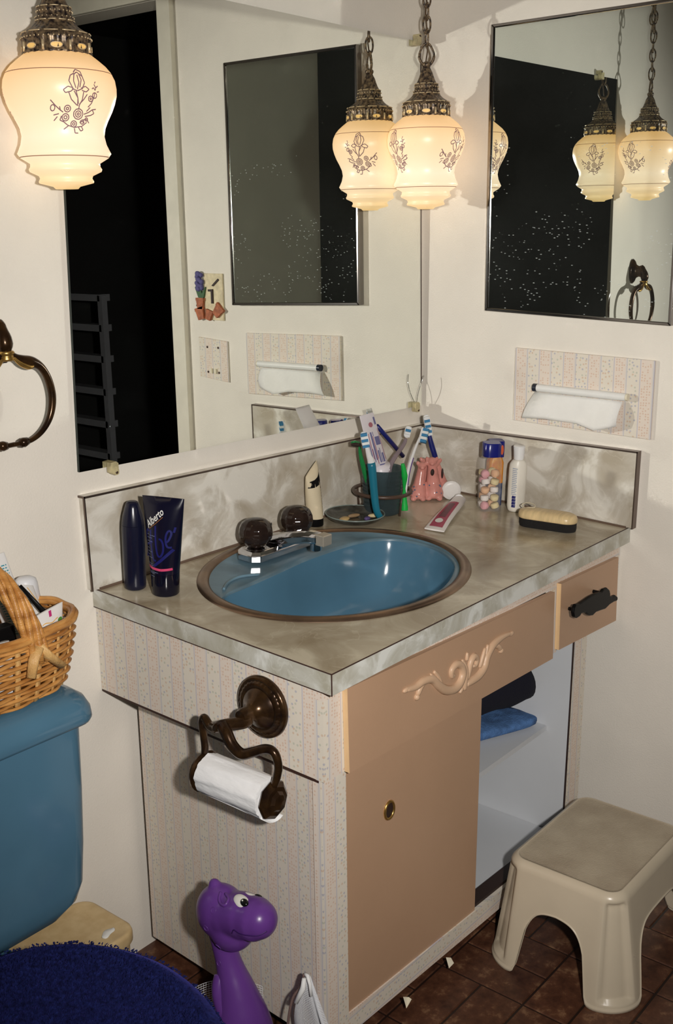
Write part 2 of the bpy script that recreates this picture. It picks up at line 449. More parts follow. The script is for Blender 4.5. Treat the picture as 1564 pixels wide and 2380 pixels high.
# ------------------------------------------------------------ small framed mirror on the right-hand wall
sm = thing('framed_mirror', 'small rectangular mirror in a narrow dark chrome frame on the side wall', 'mirror', (0, -.42, 1.25))
m_frame = mat('dark chrome frame', (.33, .31, .30), .14, metal=1.0)
A = [(-.195, 1.2593), (-.653, 1.2440), (-.653, 1.8860), (-.197, 1.8850)]
def inset(Q, d): return [(Q[0][0] - d, Q[0][1] + d), (Q[1][0] + d, Q[1][1] + d), (Q[2][0] + d, Q[2][1] - d), (Q[3][0] - d, Q[3][1] - d)]
I = inset(A, .007)
obj('glass', ([(-.019, y, z) for y, z in I], [(0, 1, 2, 3)]), m_mirror2, sm)
obj('backing', slab([(-.0185, y, z) for y, z in I], (.0165, 0, 0)), m_mback, sm)
for k in range(4):
    a, b = A[k], A[(k + 1) % 4]; c, d = I[(k + 1) % 4], I[k]
    bevel(obj('frame_strip', slab([(-.023, *a), (-.023, *b), (-.023, *c), (-.023, *d)], (.0222, 0, 0)), m_frame, sm), .0015)

# ------------------------------------------------------------ papered dispenser plate, switch plate and plaque on the right-hand wall
dp = thing('tissue_dispenser', 'wallpapered wall plate with a white roller bar on the side wall', 'dispenser', (0, -.44, 1.0))
bevel(obj('plate', slab([(-.008, -.2700, 1.0034), (-.008, -.6160, .9938), (-.008, -.6169, 1.1670), (-.008, -.2720, 1.1755)], (.0075, 0, 0)), wallpaper('striped floral wallpaper on the plate', phase=.02), dp), .0012)
R0 = Vector((-.019, -.336, 1.088)); R1 = Vector((-.019, -.560, 1.0845))
obj('roller_bar', tube([R0, R1], .0088, 16), m_white, dp, smooth=True, auto=.7)
m_cap = mat('dark blue grey end cap', (.02, .025, .04), .3)
obj('end_cap', tube([R0 + Vector((0, .006, 0)), R0 + Vector((0, -.004, 0))], .0094, 16), m_cap, dp, smooth=True, auto=.7)
obj('end_cap', tube([R1 + Vector((0, .002, 0)), R1 + Vector((0, -.005, 0))], .0080, 16), m_offwhite, dp, smooth=True, auto=.7)
m_tissue = mat('white tissue paper', (.84, .83, .80), .9, bump=.3, bscale=120)
def tissue():
    top = [(-.333, 1.0778), (-.39, 1.0768), (-.44, 1.0758), (-.486, 1.0750), (-.52, 1.0746), (-.552, 1.0740)]
    bot = [(-.309, 1.0160), (-.36, 1.0180), (-.446, 1.0150), (-.494, 1.0050), (-.52, 1.012), (-.546, 1.0195)]
    rows = []
    for j in range(9):
        t = j / 8; row = []
        for i in range(6):
            a, b = top[i], bot[i]; y = a[0] + (b[0] - a[0]) * t; z = a[1] + (b[1] - a[1]) * t
            bulge = .009 + .016 * math.sin(t * PI * .8) * (.35 + .65 * math.sin(i * 1.35 + .6 + t * 1.5)) + .010 * t + (.008 * t if i in (3,) else 0)
            row.append((-.011 - bulge * .8, y, z))
        rows.append(row)
    return loft(rows, False, False, closed=False)
ts = obj('tissue_sheet', tissue(), m_tissue, None, smooth=True)
so = ts.modifiers.new('solid', 'SOLIDIFY'); so.thickness = .0006
center_origin(ts); tag(ts, 'crumpled white tissue hanging below the white roller bar', 'tissue')

sw = thing('switch_plate', 'wallpapered double switch plate, seen only in the big mirror', 'switch plate', (0, -.755, 1.02))
bevel(obj('plate', slab([(-.006, -.6950, 1.0190), (-.006, -.8140, 1.0290), (-.006, -.8140, 1.1456), (-.006, -.6960, 1.1380)], (.0055, 0, 0)), m_paper, sw), .0012)
for y in (-.733, -.778):
    for z in (1.045, 1.118):
        obj('screw', mapped(lathe([(.0035, 0), (.0035, .001), (.001, .002)], 10), lambda p: (-.0062 - p[2], y + p[0], z + p[1])), m_seam, sw)
for y in (-.745, -.762): obj('switch_lever', box(-.012, -.006, y - .0035, y + .0035, 1.042, 1.056), m_offwhite, sw)

pl = thing('garden_plaque', 'small garden picture plaque with clay pots, seen only in the big mirror', 'plaque', (0, -.755, 1.19))
m_card = mat('cream card', (.70, .60, .40), .6, vary=.15, vscale=60)
m_clay = mat('terracotta', (.40, .12, .05), .6, vary=.3, vscale=90); m_leaf = mat('leaf green', (.05, .12, .05), .6); m_hya = mat('hyacinth violet', (.10, .09, .24), .7)
m_dkprint = mat('dark brown print', (.03, .015, .012), .6)
bevel(obj('card', box(-.006, -.0005, -.782, -.706, 1.197, 1.330), m_card, pl), .001)
mb = MB()
random.seed(3)
for k in range(26):
    a = random.uniform(0, 6.28); t = random.uniform(0, 1)
    mb.add(sphere((-.011, -.795 + .013 * math.cos(a) * (1 - .4 * t), 1.283 + .05 * t), (.006, .007, .007), 8, 5))
obj('hyacinth', mb.out(), m_hya, pl, smooth=True)
obj('leaves', prism([(-.815, 1.29), (-.803, 1.262), (-.792, 1.255), (-.780, 1.262), (-.772, 1.292), (-.788, 1.272), (-.797, 1.30)], lambda p: (-.011, *p), lambda p: (-.006, *p)), m_leaf, pl)
def pot(y, z, s, tilt, name='pot'):
    c, s_ = math.cos(tilt), math.sin(tilt)
    poly = [(-.010, 0), (.010, 0), (.014, .024), (.016, .024), (.016, .032), (-.016, .032), (-.016, .024), (-.014, .024)]
    P2 = [(y + s * (a * c - b * s_), z + s * (a * s_ + b * c)) for a, b in poly]
    return obj(name, prism(P2, lambda p: (-.014, *p), lambda p: (-.0055, *p)), m_clay, pl)
pot(-.795, 1.228, 1.0, 0); pot(-.792, 1.198, 1.1, .25); pot(-.765, 1.198, .9, -.3); pot(-.735, 1.212, 1.1, -.75)
obj('hoop', mapped(tube([(-.0035, 0, 0), (.0035, 0, 0)], .01, 12), lambda p: (-.01 + p[0], -.80 + p[1], 1.238 + p[2] * .5)), m_dkprint, pl)
obj('tool', prism([(-.763, 1.285), (-.762, 1.279), (-.751, 1.279), (-.751, 1.245), (-.744, 1.245), (-.744, 1.286)], lambda p: (-.010, *p), lambda p: (-.005, *p)), m_dkprint, pl)
obj('trowel', prism([(-.748, 1.296), (-.742, 1.294), (-.718, 1.312), (-.722, 1.316)], lambda p: (-.009, *p), lambda p: (-.005, *p)), m_dkprint, pl)

# ------------------------------------------------------------ vanity: worktop, splash backs
XL = -1.064; YF = -.578
wt = thing('worktop', 'stone patterned laminate worktop with upstands, holding the blue sink', 'worktop', (-.53, -.29, .79))
EC = (-.681, -.2758); EA, EB = .2982, .2484
def top_slab():
    angs = sorted(set([2 * PI * k / 96 for k in range(96)] + [math.atan2(y - EC[1], x - EC[0]) % (2 * PI) for x in (XL, 0) for y in (YF, 0)]))
    o_, i_ = [], []
    for a in angs:
        c, s = math.cos(a), math.sin(a)
        t = min([v for v in ((XL - EC[0]) / c if c else 9, (0 - EC[0]) / c if c else 9, (YF - EC[1]) / s if s else 9, (0 - EC[1]) / s if s else 9) if v > 0])
        x, y = EC[0] + c * t, EC[1] + s * t; o_.append((x, y, TOP(x, y)))
        k = 1 / math.sqrt((c / (EA - .012)) ** 2 + (s / (EB - .012)) ** 2); x, y = EC[0] + c * k, EC[1] + s * k; i_.append((x, y, TOP(x, y)))
    lo_o = [(x, y, z - .02) for x, y, z in o_]; lo_i = [(x, y, z - .02) for x, y, z in i_]
    r = [i_, o_, lo_o, lo_i, i_]
    v, f = loft(r[:4], False, False); n = len(i_)
    for j in range(n): f.append((3 * n + j, 3 * n + (j + 1) % n, (j + 1) % n, j))
    return v, f
obj('top', top_slab(), m_lam_top, wt)
ET = .037
def zt(x, y, d=0): return TOP(x, y) - d
# laminate edge bands and their dark seams
obj('front_edge', slab([(XL, YF - .001, zt(0, YF, .0012)), (-.0005, YF - .001, zt(0, YF, .0012)), (-.0005, YF - .001, zt(0, YF, ET)), (XL, YF - .001, zt(0, YF, ET))], (0, .02, 0)), m_lam_edge, wt)
obj('side_edge', slab([(XL - .001, YF + .0002, zt(0, YF, .0012)), (XL - .001, 0, zt(0, 0, .0012)), (XL - .001, 0, zt(0, 0, ET)), (XL - .001, YF + .0002, zt(0, YF, ET))], (.02, 0, 0)), m_lam_edge, wt)
mb = MB(); s1 = .0011
mb.add(tube([(XL - .0012, YF - .0012, zt(0, YF, .0006)), (-.0012, YF - .0012, zt(0, YF, .0006))], s1, 6))
mb.add(tube([(XL - .0012, YF, zt(0, YF, .0006)), (XL - .0012, -.0012, zt(0, 0, .0006))], s1, 6))
mb.add(tube([(XL - .0012, YF - .0012, zt(0, YF, .0006)), (XL - .0012, YF - .0012, zt(0, YF, ET))], s1, 6))
mb.add(tube([(XL - .0012, YF, zt(0, YF, ET)), (XL - .0012, -.0012, zt(0, 0, ET))], .0007, 6))
obj('seam', mb.out(), m_seam, wt)
BT = 0.018
bl = [(-1.0800, -BT, .9925), (-BT, -BT, .9699), (-BT, -BT, TOP(0, -BT)), (-1.0760, -BT, TOP(0, -BT) + .001)]
obj('rear_upstand', slab(bl, (0, BT - .0005, 0)), m_lam_splash, wt)
br = [(-BT, -BT, .9699), (-BT, -.5915, .9661), (-BT, -.5890, .7900), (-BT, -BT, TOP(0, -BT))]
obj('side_upstand', slab(br, (BT - .0005, 0, 0)), m_lam_splash, wt)
mb = MB()
def strip(a, b, w, d): mb.add(tube([a, b], w, 4, flat=d))
mb.add(slab([(-1.0825, -BT - .001, .9925), (-BT - .001, -BT - .001, .9699), (-BT - .001, -BT - .001, .9665), (-1.0825, -BT - .001, .9885)], (0, BT + .0005, 0)))
mb.add(slab([(-BT - .001, -BT, .9699), (-BT - .001, -.594, .9661), (-BT - .001, -.594, .9625), (-BT - .001, -BT, .9663)], (BT + .0005, 0, 0)))
mb.add(slab([(-1.0832, -BT - .001, .9925), (-1.0802, -BT - .001, .9925), (-1.0762, -BT - .001, TOP(0, -BT)), (-1.0792, -BT - .001, TOP(0, -BT))], (0, .0035, 0)))
mb.add(slab([(-BT - .001, -.5915, .9661), (-BT - .001, -.5945, .9661), (-BT - .001, -.5920, .7880), (-BT - .001, -.5890, .7880)], (BT + .0005, 0, 0)))
obj('metal_trim', mb.out(), m_trim, wt)
mb = MB()
mb.add(tube([(-1.062, -BT - .002, TOP(0, -BT) + .0015), (-BT, -BT - .002, TOP(0, -BT) + .0015)], .0032, 6))
mb.add(tube([(-BT - .002, -BT, TOP(0, -BT) + .0015), (-BT - .002, -.576, TOP(0, -.576) + .0015)], .0032, 6))
obj('caulk_line', mb.out(), mat('brown sealant', (.13, .085, .06), .5), wt)

# ------------------------------------------------------------ vanity cabinet
cb = thing('vanity_cabinet', 'vanity cabinet covered in striped floral wallpaper, half open', 'cabinet', (-.53, -.29, 0))
def Zf(x): return .592 + (x + 1.06) / 1.06 * -.022      # underside of the upper frame
YA = -.556
# upper frame: side, front rails and posts
obj('upper_side', slab([(XL + .004, YA, .5935), (XL + .004, -.001, .607), (XL + .004, -.001, .773), (XL + .004, YA, .751)], (.018, 0, 0)), m_paper, cb)
obj('top_rail', slab([(XL + .0035, YA - .0006, .7515), (-.003, YA - .0006, .7515), (-.003, YA - .0006, .715), (XL + .0035, YA - .0006, .735)], (0, .018, 0)), m_paper_h, cb)
obj('post', slab([(XL + .0036, YA - .0004, .740), (-1.000, YA - .0004, .740), (-1.000, YA - .0004, .5925), (XL + .0036, YA - .0004, .5935)], (0, .018, 0)), m_paper, cb)
obj('post', slab([(-.335, YA - .0002, .735), (-.290, YA - .0002, .735), (-.290, YA - .0002, .572), (-.335, YA - .0002, .573)], (0, .018, 0)), m_paper, cb)
obj('post', slab([(-.040, YA - .0002, .735), (-.003, YA - .0002, .735), (-.003, YA - .0002, .558), (-.040, YA - .0002, .562)], (0, .018, 0)), m_paper, cb)
obj('inner_frame', slab([(-1.0, YA + .006, .745), (-.04, YA + .006, .735), (-.04, YA + .006, .574), (-1.0, YA + .006, .595)], (0, .012, 0)), m_dkprint, cb)
# false front with its thick bare edge, and carved scroll
FF = [(-1.0120, .7430), (-.3275, .7190), (-.3245, .5704), (-1.0085, .5930)]
ff = obj('false_front', slab([(x, -.5670, z) for x, z in FF], (0, .010, 0)), m_peach, cb)
obj('bare_edge', slab([(-1.0128, -.5668, .7430), (-1.0128, -.5570, .7430), (-1.0093, -.5570, .5930), (-1.0093, -.5668, .5930)], (.0012, 0, 0)), m_peach_edge, ff)
DF = [(-.2995, .7290), (-.0290, .7205), (-.0240, .5665), (-.2985, .5815)]
df = obj('drawer_front', slab([(x, -.5670, z) for x, z in DF], (0, .010, 0)), m_peach, cb)
obj('bare_edge', slab([(-.3003, -.5668, .7290), (-.3003, -.5570, .7290), (-.2993, -.5570, .5815), (-.2993, -.5668, .5815)], (.0012, 0, 0)), m_peach_edge, df)
# scroll carving
def scroll(pts, r0, r1, mid=None, name='scroll_carving'):
    P3 = spline([(x + .024, -.5675, z - .013) for x, z in pts], 5); n = len(P3)
    rad = [1.22 * (r0 + (r1 - r0) * i / (n - 1)) * (.45 + .9 * math.sin(PI * min(1, (i + 1) / (n + 1))) ** .6) for i in range(n)]
    return tube(P3, rad, 8, flat=1.0)
mb = MB()
def OR(pts): return pts
c1 = [(-.876, .698), (-.850, .694), (-.828, .697), (-.800, .692), (-.780, .674), (-.758, .657), (-.732, .648), (-.712, .652), (-.700, .668), (-.706, .686), (-.722, .694), (-.737, .688), (-.736, .676), (-.727, .674)]
c2 = [(-.693, .634), (-.692, .652), (-.690, .668), (-.694, .684), (-.702, .696)]
c3 = [(-.686, .642), (-.668, .643), (-.645, .646), (-.626, .657), (-.617, .675), (-.598, .690), (-.575, .696), (-.550, .697), (-.523, .694)]
c4 = [(-.683, .652), (-.678, .668), (-.672, .684), (-.662, .690), (-.652, .682), (-.655, .671), (-.664, .671)]
c5 = [(-.843, .677), (-.836, .688), (-.822, .694)]
c6 = [(-.805, .702), (-.790, .690), (-.775, .672), (-.755, .655)]
c7 = [(-.793, .704), (-.780, .690), (-.768, .672)]
c8 = [(-.640, .660), (-.632, .676), (-.622, .694)]
c9 = [(-.630, .656), (-.620, .674), (-.612, .698)]
ca = [(-.566, .673), (-.575, .683), (-.592, .689)]
cbb = [(-.700, .640), (-.708, .632)]
cc = [(-.686, .690), (-.684, .705)]
for c, a, b in ((c1, .0062, .0050), (c2, .0052, .0030), (c3, .0066, .0040), (c4, .0050, .0036), (c5, .0042, .0034), (c6, .0030, .0034), (c7, .0028, .003), (c8, .003, .003), (c9, .003, .0028), (ca, .0040, .003), (cbb, .003, .002), (cc, .003, .002)):
    mb.add(scroll(c, a, b))
mb.add(sphere((-.822, -.568, .661), .0062, 10, 6)); mb.add(sphere((-.541, -.568, .658), .0062, 10, 6)); mb.add(sphere((-.852, -.568, .685), (.011, .004, .005), 10, 6)); mb.add(sphere((-.503, -.568, .681), (.011, .004, .005), 10, 6))
obj('scroll_carving', mb.out(), mat('peach painted carving', (.60, .40, .26), .4), ff, smooth=True)
# cast black drawer handle
hp = [(-0.3033, -0.598, 0.6642), (-0.3078, -0.598, 0.6752), (-0.3051, -0.598, 0.6853), (-0.2984, -0.598, 0.6912), (-0.281, -0.598, 0.6875), (-0.2563, -0.598, 0.6886), (-0.2314, -0.598, 0.6902), (-0.2057, -0.598, 0.6894), (-0.1794, -0.598, 0.6859), (-0.1693, -0.598, 0.6894), (-0.1533, -0.598, 0.6883), (-0.1402, -0.598, 0.6791), (-0.1357, -0.598, 0.6702), (-0.1359, -0.598, 0.6639), (-0.1232, -0.598, 0.6597), (-0.1095, -0.598, 0.6592), (-0.0977, -0.598, 0.652), (-0.0957, -0.598, 0.647), (-0.0994, -0.598, 0.6428), (-0.1134, -0.598, 0.6448), (-0.1351, -0.598, 0.6445), (-0.1561, -0.598, 0.6402), (-0.1802, -0.598, 0.6434), (-0.2013, -0.598, 0.6457), (-0.2165, -0.598, 0.6425), (-0.2296, -0.598, 0.6457), (-0.2402, -0.598, 0.6507), (-0.251, -0.598, 0.6588), (-0.2688, -0.598, 0.6627), (-0.2783, -0.598, 0.6581), (-0.2906, -0.598, 0.658)]
hd = obj('handle', prism([(x, z) for x, y, z in hp], lambda p: (p[0], -.602, p[1]), lambda p: (p[0], -.594, p[1])), m_black, df, label='black cast handle')
bevel(hd, .003, 3)
for px_, pz_ in ((-.262, .664), (-.150, .672)): obj('handle_post', tube([(px_, -.5665, pz_), (px_, -.597, pz_)], .004, 10), m_black, df)

# lower carcass
YL = -.548
obj('side_panel', slab([(XL + .005, YL, .085), (-.9985, -.030, .040), (-.9985, -.030, .6010), (XL + .005, YL, .5890)], (.016, 0, 0)), m_paper, cb)
obj('gap_shade_strip', slab([(XL + .0035, YA + .012, .5935), (XL + .0035, -.002, .6070), (XL + .0035, -.002, .6030), (XL + .0035, YA + .012, .5890)], (.016, 0, 0)), m_seam, cb)  # dark strip stands in for the shaded gap below the upper side
mb = MB(); mb.add(slab([(XL + .0045, YL - .0005, .600), (-.996, YL - .0005, .600), (-.996, YL - .0005, .066), (XL + .0045, YL - .0005, .070)], (0, .018, 0)))
obj('left_stile', mb.out(), m_paper, cb)
obj('right_stile', slab([(-.1905, YL, .60), (-.1290, YL, .60), (-.1420, YL, .043), (-.2080, YL, .045)], (0, .003, 0)), m_paper, cb)
obj('bottom_rail', slab([(-.998, YL - .0003, .113), (-.205, YL - .0003, .078), (-.205, YL - .0003, .036), (-.998, YL - .0003, .069)], (0, .018, 0)), m_paper_h, cb)
dd = obj('sliding_door', slab([(-.9985, -.5455, .60), (-.5690, -.5455, .60), (-.5800, -.5455, .088), (-1.0000, -.5455, .112)], (0, .008, 0)), m_peach, cb)
mb = MB()
ring = []
for k in range(24):
    a = 2 * PI * k / 24; ring.append((-.8727 + .0135 * math.cos(a), -.5462, .4565 + .0165 * math.sin(a)))
mb.add(tube(ring, .0028, 6, closed=True))
obj('finger_pull_ring', mb.out(), m_brass, dd, smooth=True, label='brass finger pull ring')
obj('finger_hole', mapped(lathe([(.0125, 0), (.0125, .0006)], 24), lambda p: (-.8727 + p[0], -.5458 - p[2], .4565 + p[1] * 1.25)), m_dkprint, dd)
obj('track', slab([(-.998, -.5405, .118), (-.205, -.5405, .086), (-.205, -.5405, .070), (-.998, -.5405, .100)], (0, .030, 0)), m_dkprint, cb, label='dark sliding door track')
obj('interior_side', box(-.1945, -.184, -.5445, -.02, .07, .60), m_inner, cb)
obj('interior_side', box(-.992, -.980, -.532, -.105, .09, .58), m_inner, cb)
obj('interior_back', box(-.98, -.196, -.11, -.102, .07, .60), m_inner, cb)
obj('shelf', box(-.98, -.196, -.490, -.11, .333, .345), m_inner, cb)
obj('shelf', box(-.98, -.196, -.532, -.11, .066, .0835), m_inner, cb)
obj('door_edge_strip', slab([(-.1918, -.5486, .60), (-.1893, -.5486, .60), (-.2058, -.5486, .08), (-.2083, -.5486, .08)], (0, .003, 0)), m_dkprint, cb)
obj('plinth', box(-.97, -.22, -.50, -.13, 0, .066), m_dkprint, cb)
for x, y, r in ((-.70, -.556, .4), (-.845, -.557, 1.2)):
    s = .012
    o = obj('torn_paper_scrap', ([(x, y, .058), (x + s, y - .004, .052), (x + s * .9, y - .012, .040 + .01 * r), (x + s * .2, y - .006, .034)], [(0, 1, 2, 3)]), m_offwhite, cb)

# ------------------------------------------------------------ sink
sk = thing('sink', 'oval blue china sink basin with a dull bronze rim', 'sink', (EC[0], EC[1], .80))
def ell(a, b, z, n=96): return [(EC[0] + a * math.cos(2 * PI * k / n), EC[1] + b * math.sin(2 * PI * k / n), TOP(EC[0], EC[1] + b * math.sin(2 * PI * k / n)) + z) for k in range(n)]
m_rim = mat('dull bronze rim', (.13, .085, .06), .3, metal=.8, vary=.5, vscale=9, second=(.30, .20, .13))
obj('rim', loft([ell(EA, EB, .0002), ell(EA - .001, EB - .001, .002), ell(EA - .006, EB - .006, .0048), ell(EA - .014, EB - .014, .0060), ell(EA - .021, EB - .021, .0045), ell(EA - .0245, EB - .0245, .0005)], False, False), m_rim, sk, smooth=True)
OUT = [(-.9330, -.2094), (-.9160, -.2010), (-.8760, -.1985), (-.8155, -.1938), (-.7350, -.1850), (-.6535, -.1770), (-.5600, -.1790), (-.4900, -.1880), (-.4400, -.2160), (-.4195, -.2600), (-.4225, -.3303), (-.4600, -.3960), (-.5132, -.4402), (-.6160, -.4811), (-.7125, -.4850), (-.7971, -.4582), (-.8600, -.4210), (-.9100, -.3660), (-.9390, -.3120), (-.9450, -.2500)]
def resample(pts, n):
    P_ = [Vector((*p, 0)) for p in pts]; m = len(P_); out = []
    cr_ = []
    for i in range(m):
        a, b, c, d = P_[i - 1], P_[i], P_[(i + 1) % m], P_[(i + 2) % m]
        for j in range(8):
            t = j / 8; cr_.append(.5 * ((2 * b) + (-a + c) * t + (2 * a - 5 * b + 4 * c - d) * t * t + (-a + 3 * b - 3 * c + d) * t ** 3))
    # by angle about the centre so rings line up with the rim
    cx, cy_ = EC
    res = []
    for k in range(n):
        an = 2 * PI * k / n; dr_ = Vector((math.cos(an), math.sin(an), 0)); best = None
        for i in range(len(cr_)):
            p, q_ = cr_[i] - Vector((cx, cy_, 0)), cr_[(i + 1) % len(cr_)] - Vector((cx, cy_, 0))
            e = q_ - p; det = dr_.x * (-e.y) + e.x * dr_.y
            if abs(det) < 1e-12: continue
            t = (p.x * (-e.y) + e.x * p.y) / det; s_ = (dr_.x * p.y - dr_.y * p.x) / det
            if t > 0 and -1e-6 <= s_ <= 1 + 1e-6: best = t
        res.append((cx + dr_.x * best, cy_ + dr_.y * best))
    return res
BO = resample(OUT, 96)
def bring(s, z, dx=0, dy=0):
    return [(EC[0] + dx + (x - EC[0]) * s, EC[1] + dy + (y - EC[1]) * s, TOP(EC[0], EC[1] + (y - EC[1]) * s) + z) for x, y in BO]
deck = [ell(EA - .0235, EB - .0235, .002)]
inn = ell(EA - .0235, EB - .0235, 0)
def blend(t, z): return [(a[0] * (1 - t) + b[0] * t, a[1] * (1 - t) + b[1] * t, a[2] * (1 - t) + (TOP(b[0], b[1])) * t + z) for a, b in zip(inn, BO)]
obj('deck', loft([ell(EA - .0235, EB - .0235, .001), blend(.15, -.003), blend(.5, -.004), blend(.85, -.0035), blend(.97, -.005), bring(1.0, -.009)], False, False), m_blue_dusty, sk, smooth=True)
cxo = lambda z: 0
rings = [bring(1.0, -.009), bring(.985, -.018), bring(.965, -.040), bring(.93, -.075), bring(.86, -.108), bring(.74, -.132, .0, .005), bring(.50, -.146, 0, .008), bring(.22, -.152, 0, .010), bring(.08, -.153, 0, .010)]
obj('bowl', loft(rings, False, True), m_blue_china, sk, smooth=True)
obj('soap_ledge', tube(spline([(-.905, -.185, .8035), (-.872, -.165, .8045), (-.835, -.160, .805), (-.800, -.178, .8040)], 6), [.003] * 18 + [.002], 8), m_blue_dusty, sk, smooth=True)
obj('drain', lathe([(.022, 0), (.022, .002), (.015, .003), (.013, .001)], 20, (EC[0], EC[1] + .01, TOP(0, EC[1]) - .1535)), m_chrome, sk)

# ------------------------------------------------------------ faucet
FZ = TOP(0, -.09) + .0004
fc = thing('faucet', 'chrome faucet with two smoky ball knobs on the sink deck', 'faucet', (-.66, -.095, FZ))
ang = 0.0      # the two knobs are nearly level with the wall
def F(u, v, z): return (-.669 + u * math.cos(ang * .5) - v * math.sin(ang * .5), -.1060 + u * math.sin(ang * .5) + v * math.cos(ang * .5), FZ + z)
def plate(w, d, z, ch): # chamfered rectangle
    p = [(w, -d + ch), (w, d - ch), (w - ch, d), (-w + ch, d), (-w, d - ch), (-w, -d + ch), (-w + ch, -d), (w - ch, -d)]
    return [F(a, b, z) for a, b in p]
bevel(obj('base_plate', loft([plate(.098, .032, 0, .014), plate(.098, .032, .014, .014), plate(.090, .025, .021, .011)]), m_chrome, fc), .0015)
m_smoke = mat('smoky acrylic', (.016, .010, .008), .03, spec=.45, vary=.5, vscale=30, second=(.030, .018, .014))
for u in (-.065, .060):
    st = obj('knob_stem', mapped(lathe([(.021, .016), (.022, .0215), (.018, .0230), (.010, .0234), (.009, .024)], 24), lambda p: F(u + p[0], p[1], p[2])), m_chrome, fc, smooth=True, auto=.6)
    fac = lambda r, z, a: r * (1 + .018 * math.cos(a * 12))
    kb = obj('knob', mapped(lathe([(.008, .0235), (.016, .0240), (.0195, .0275), (.0270, .0345), (.0325, .0430), (.0345, .0530), (.0330, .0640), (.0285, .0735), (.0205, .0800), (.008, .0830)], 48, fn=fac), lambda p: F(u + p[0], p[1], p[2])), m_smoke, fc, smooth=True)
sp = spline([F(0, .018, .016), F(.0, -.010, .026), F(.003, -.045, .038), F(.006, -.080, .0455), F(.008, -.108, .0470)], 6)
rings = []
for i, p in enumerate(sp):
    t = i / (len(sp) - 1); w = .034 * (1 - t) + .0130 * t; h = .0150 * (1 - t) + .0105 * t
    d = (sp[min(i + 1, len(sp) - 1)] - sp[max(i - 1, 0)]).normalized(); side = d.cross(Vector((0, 0, 1))).normalized(); upv = side.cross(d)
    rings.append([p + side * w * a + upv * h * b for a, b in ((-1, -.7), (-.8, -1), (.8, -1), (1, -.7), (1, .3), (.7, .9), (.3, 1.05), (-.3, 1.05), (-.7, .9), (-1, .3))])
bevel(obj('spout', loft(rings), m_chrome, fc), .0012)
obj('aerator', mapped(lathe([(.0105, -.020), (.0118, -.018), (.0118, .004)], 20), lambda p: F(.0075 + p[0], -.098 + p[1], .040 + p[2])), m_chrome, fc, smooth=True, auto=.6)
bevel(obj('spout_tip', mapped(box(-.0135, .0135, -.128, -.106, .0345, .0575), lambda p: F(.0085 + p[0], p[1], p[2])), mat('scaled chrome', (.55, .50, .42), .4, metal=.6), fc), .002)
obj('lift_rod', mapped(lathe([(.0022, .012), (.0022, .045), (.005, .047), (.005, .054), (.002, .057)], 12), lambda p: F(p[0], .022 + p[1], p[2])), m_chrome, fc, smooth=True)

# ------------------------------------------------------------ hanging lamps
def lamp_glass():
    m, nt, b, L = node_mat('lit cream lamp glass')
    tc = nt.nodes.new('ShaderNodeTexCoord'); sp = nt.nodes.new('ShaderNodeSeparateXYZ'); L(tc.outputs['Object'], sp.inputs[0])
    r = nt.nodes.new('ShaderNodeValToRGB'); e = r.color_ramp.elements
    e[0].position = 0; e[0].color = (.80, .50, .17, 1); e[1].position = 1; e[1].color = (.74, .40, .12, 1)
    for p, c in ((.14, (.88, .60, .32)), (.26, (.98, .72, .46)), (.38, (1.0, .76, .52)), (.60, (.97, .66, .37)), (.85, (.90, .52, .21))):
        k = e.new(p); k.color = (*c, 1)
    L(mth(nt, 'DIVIDE', sp.outputs[2], .2), r.inputs[0])
    b.inputs['Base Color'].default_value = (.56, .47, .36, 1); b.inputs['Roughness'].default_value = .35
    L(r.outputs[0], b.inputs['Emission Color']); b.inputs['Emission Strength'].default_value = .82
    return m
m_lamp = lamp_glass()
m_cap_metal = mat('antique brass casting', (.012, .008, .012), .35, metal=.3, vary=.5, vscale=170, second=(.30, .21, .12))
m_antique = mat('antique brass highlights', (.78, .62, .38), .35, metal=.35, vary=.2, vscale=100)
m_ink = mat('mauve painted flowers', (.30, .17, .20), .5)
m_ink2 = mat('pale mauve painted line', (.42, .22, .14), .5)
GP = [(.0, .0), (.018, .0), (.0215, .0036), (.043, .009), (.0435, .0115), (.041, .016), (.0425, .020), (.0565, .0265), (.0576, .0300), (.0550, .034), (.0548, .039), (.069, .0475), (.0735, .0537), (.0705, .060), (.067, .068), (.0645, .080), (.0665, .092), (.072, .104), (.079, .117), (.084, .129), (.0875, .141), (.088, .152), (.0862, .164), (.081, .175), (.0735, .184), (.064, .192), (.055, .199), (.050, .203)]
def gr(z):
    for (r0, z0), (r1, z1) in zip(GP, GP[1:]):
        if z0 <= z <= z1 and z1 > z0: return r0 + (r1 - r0) * (z - z0) / (z1 - z0)
    return .05
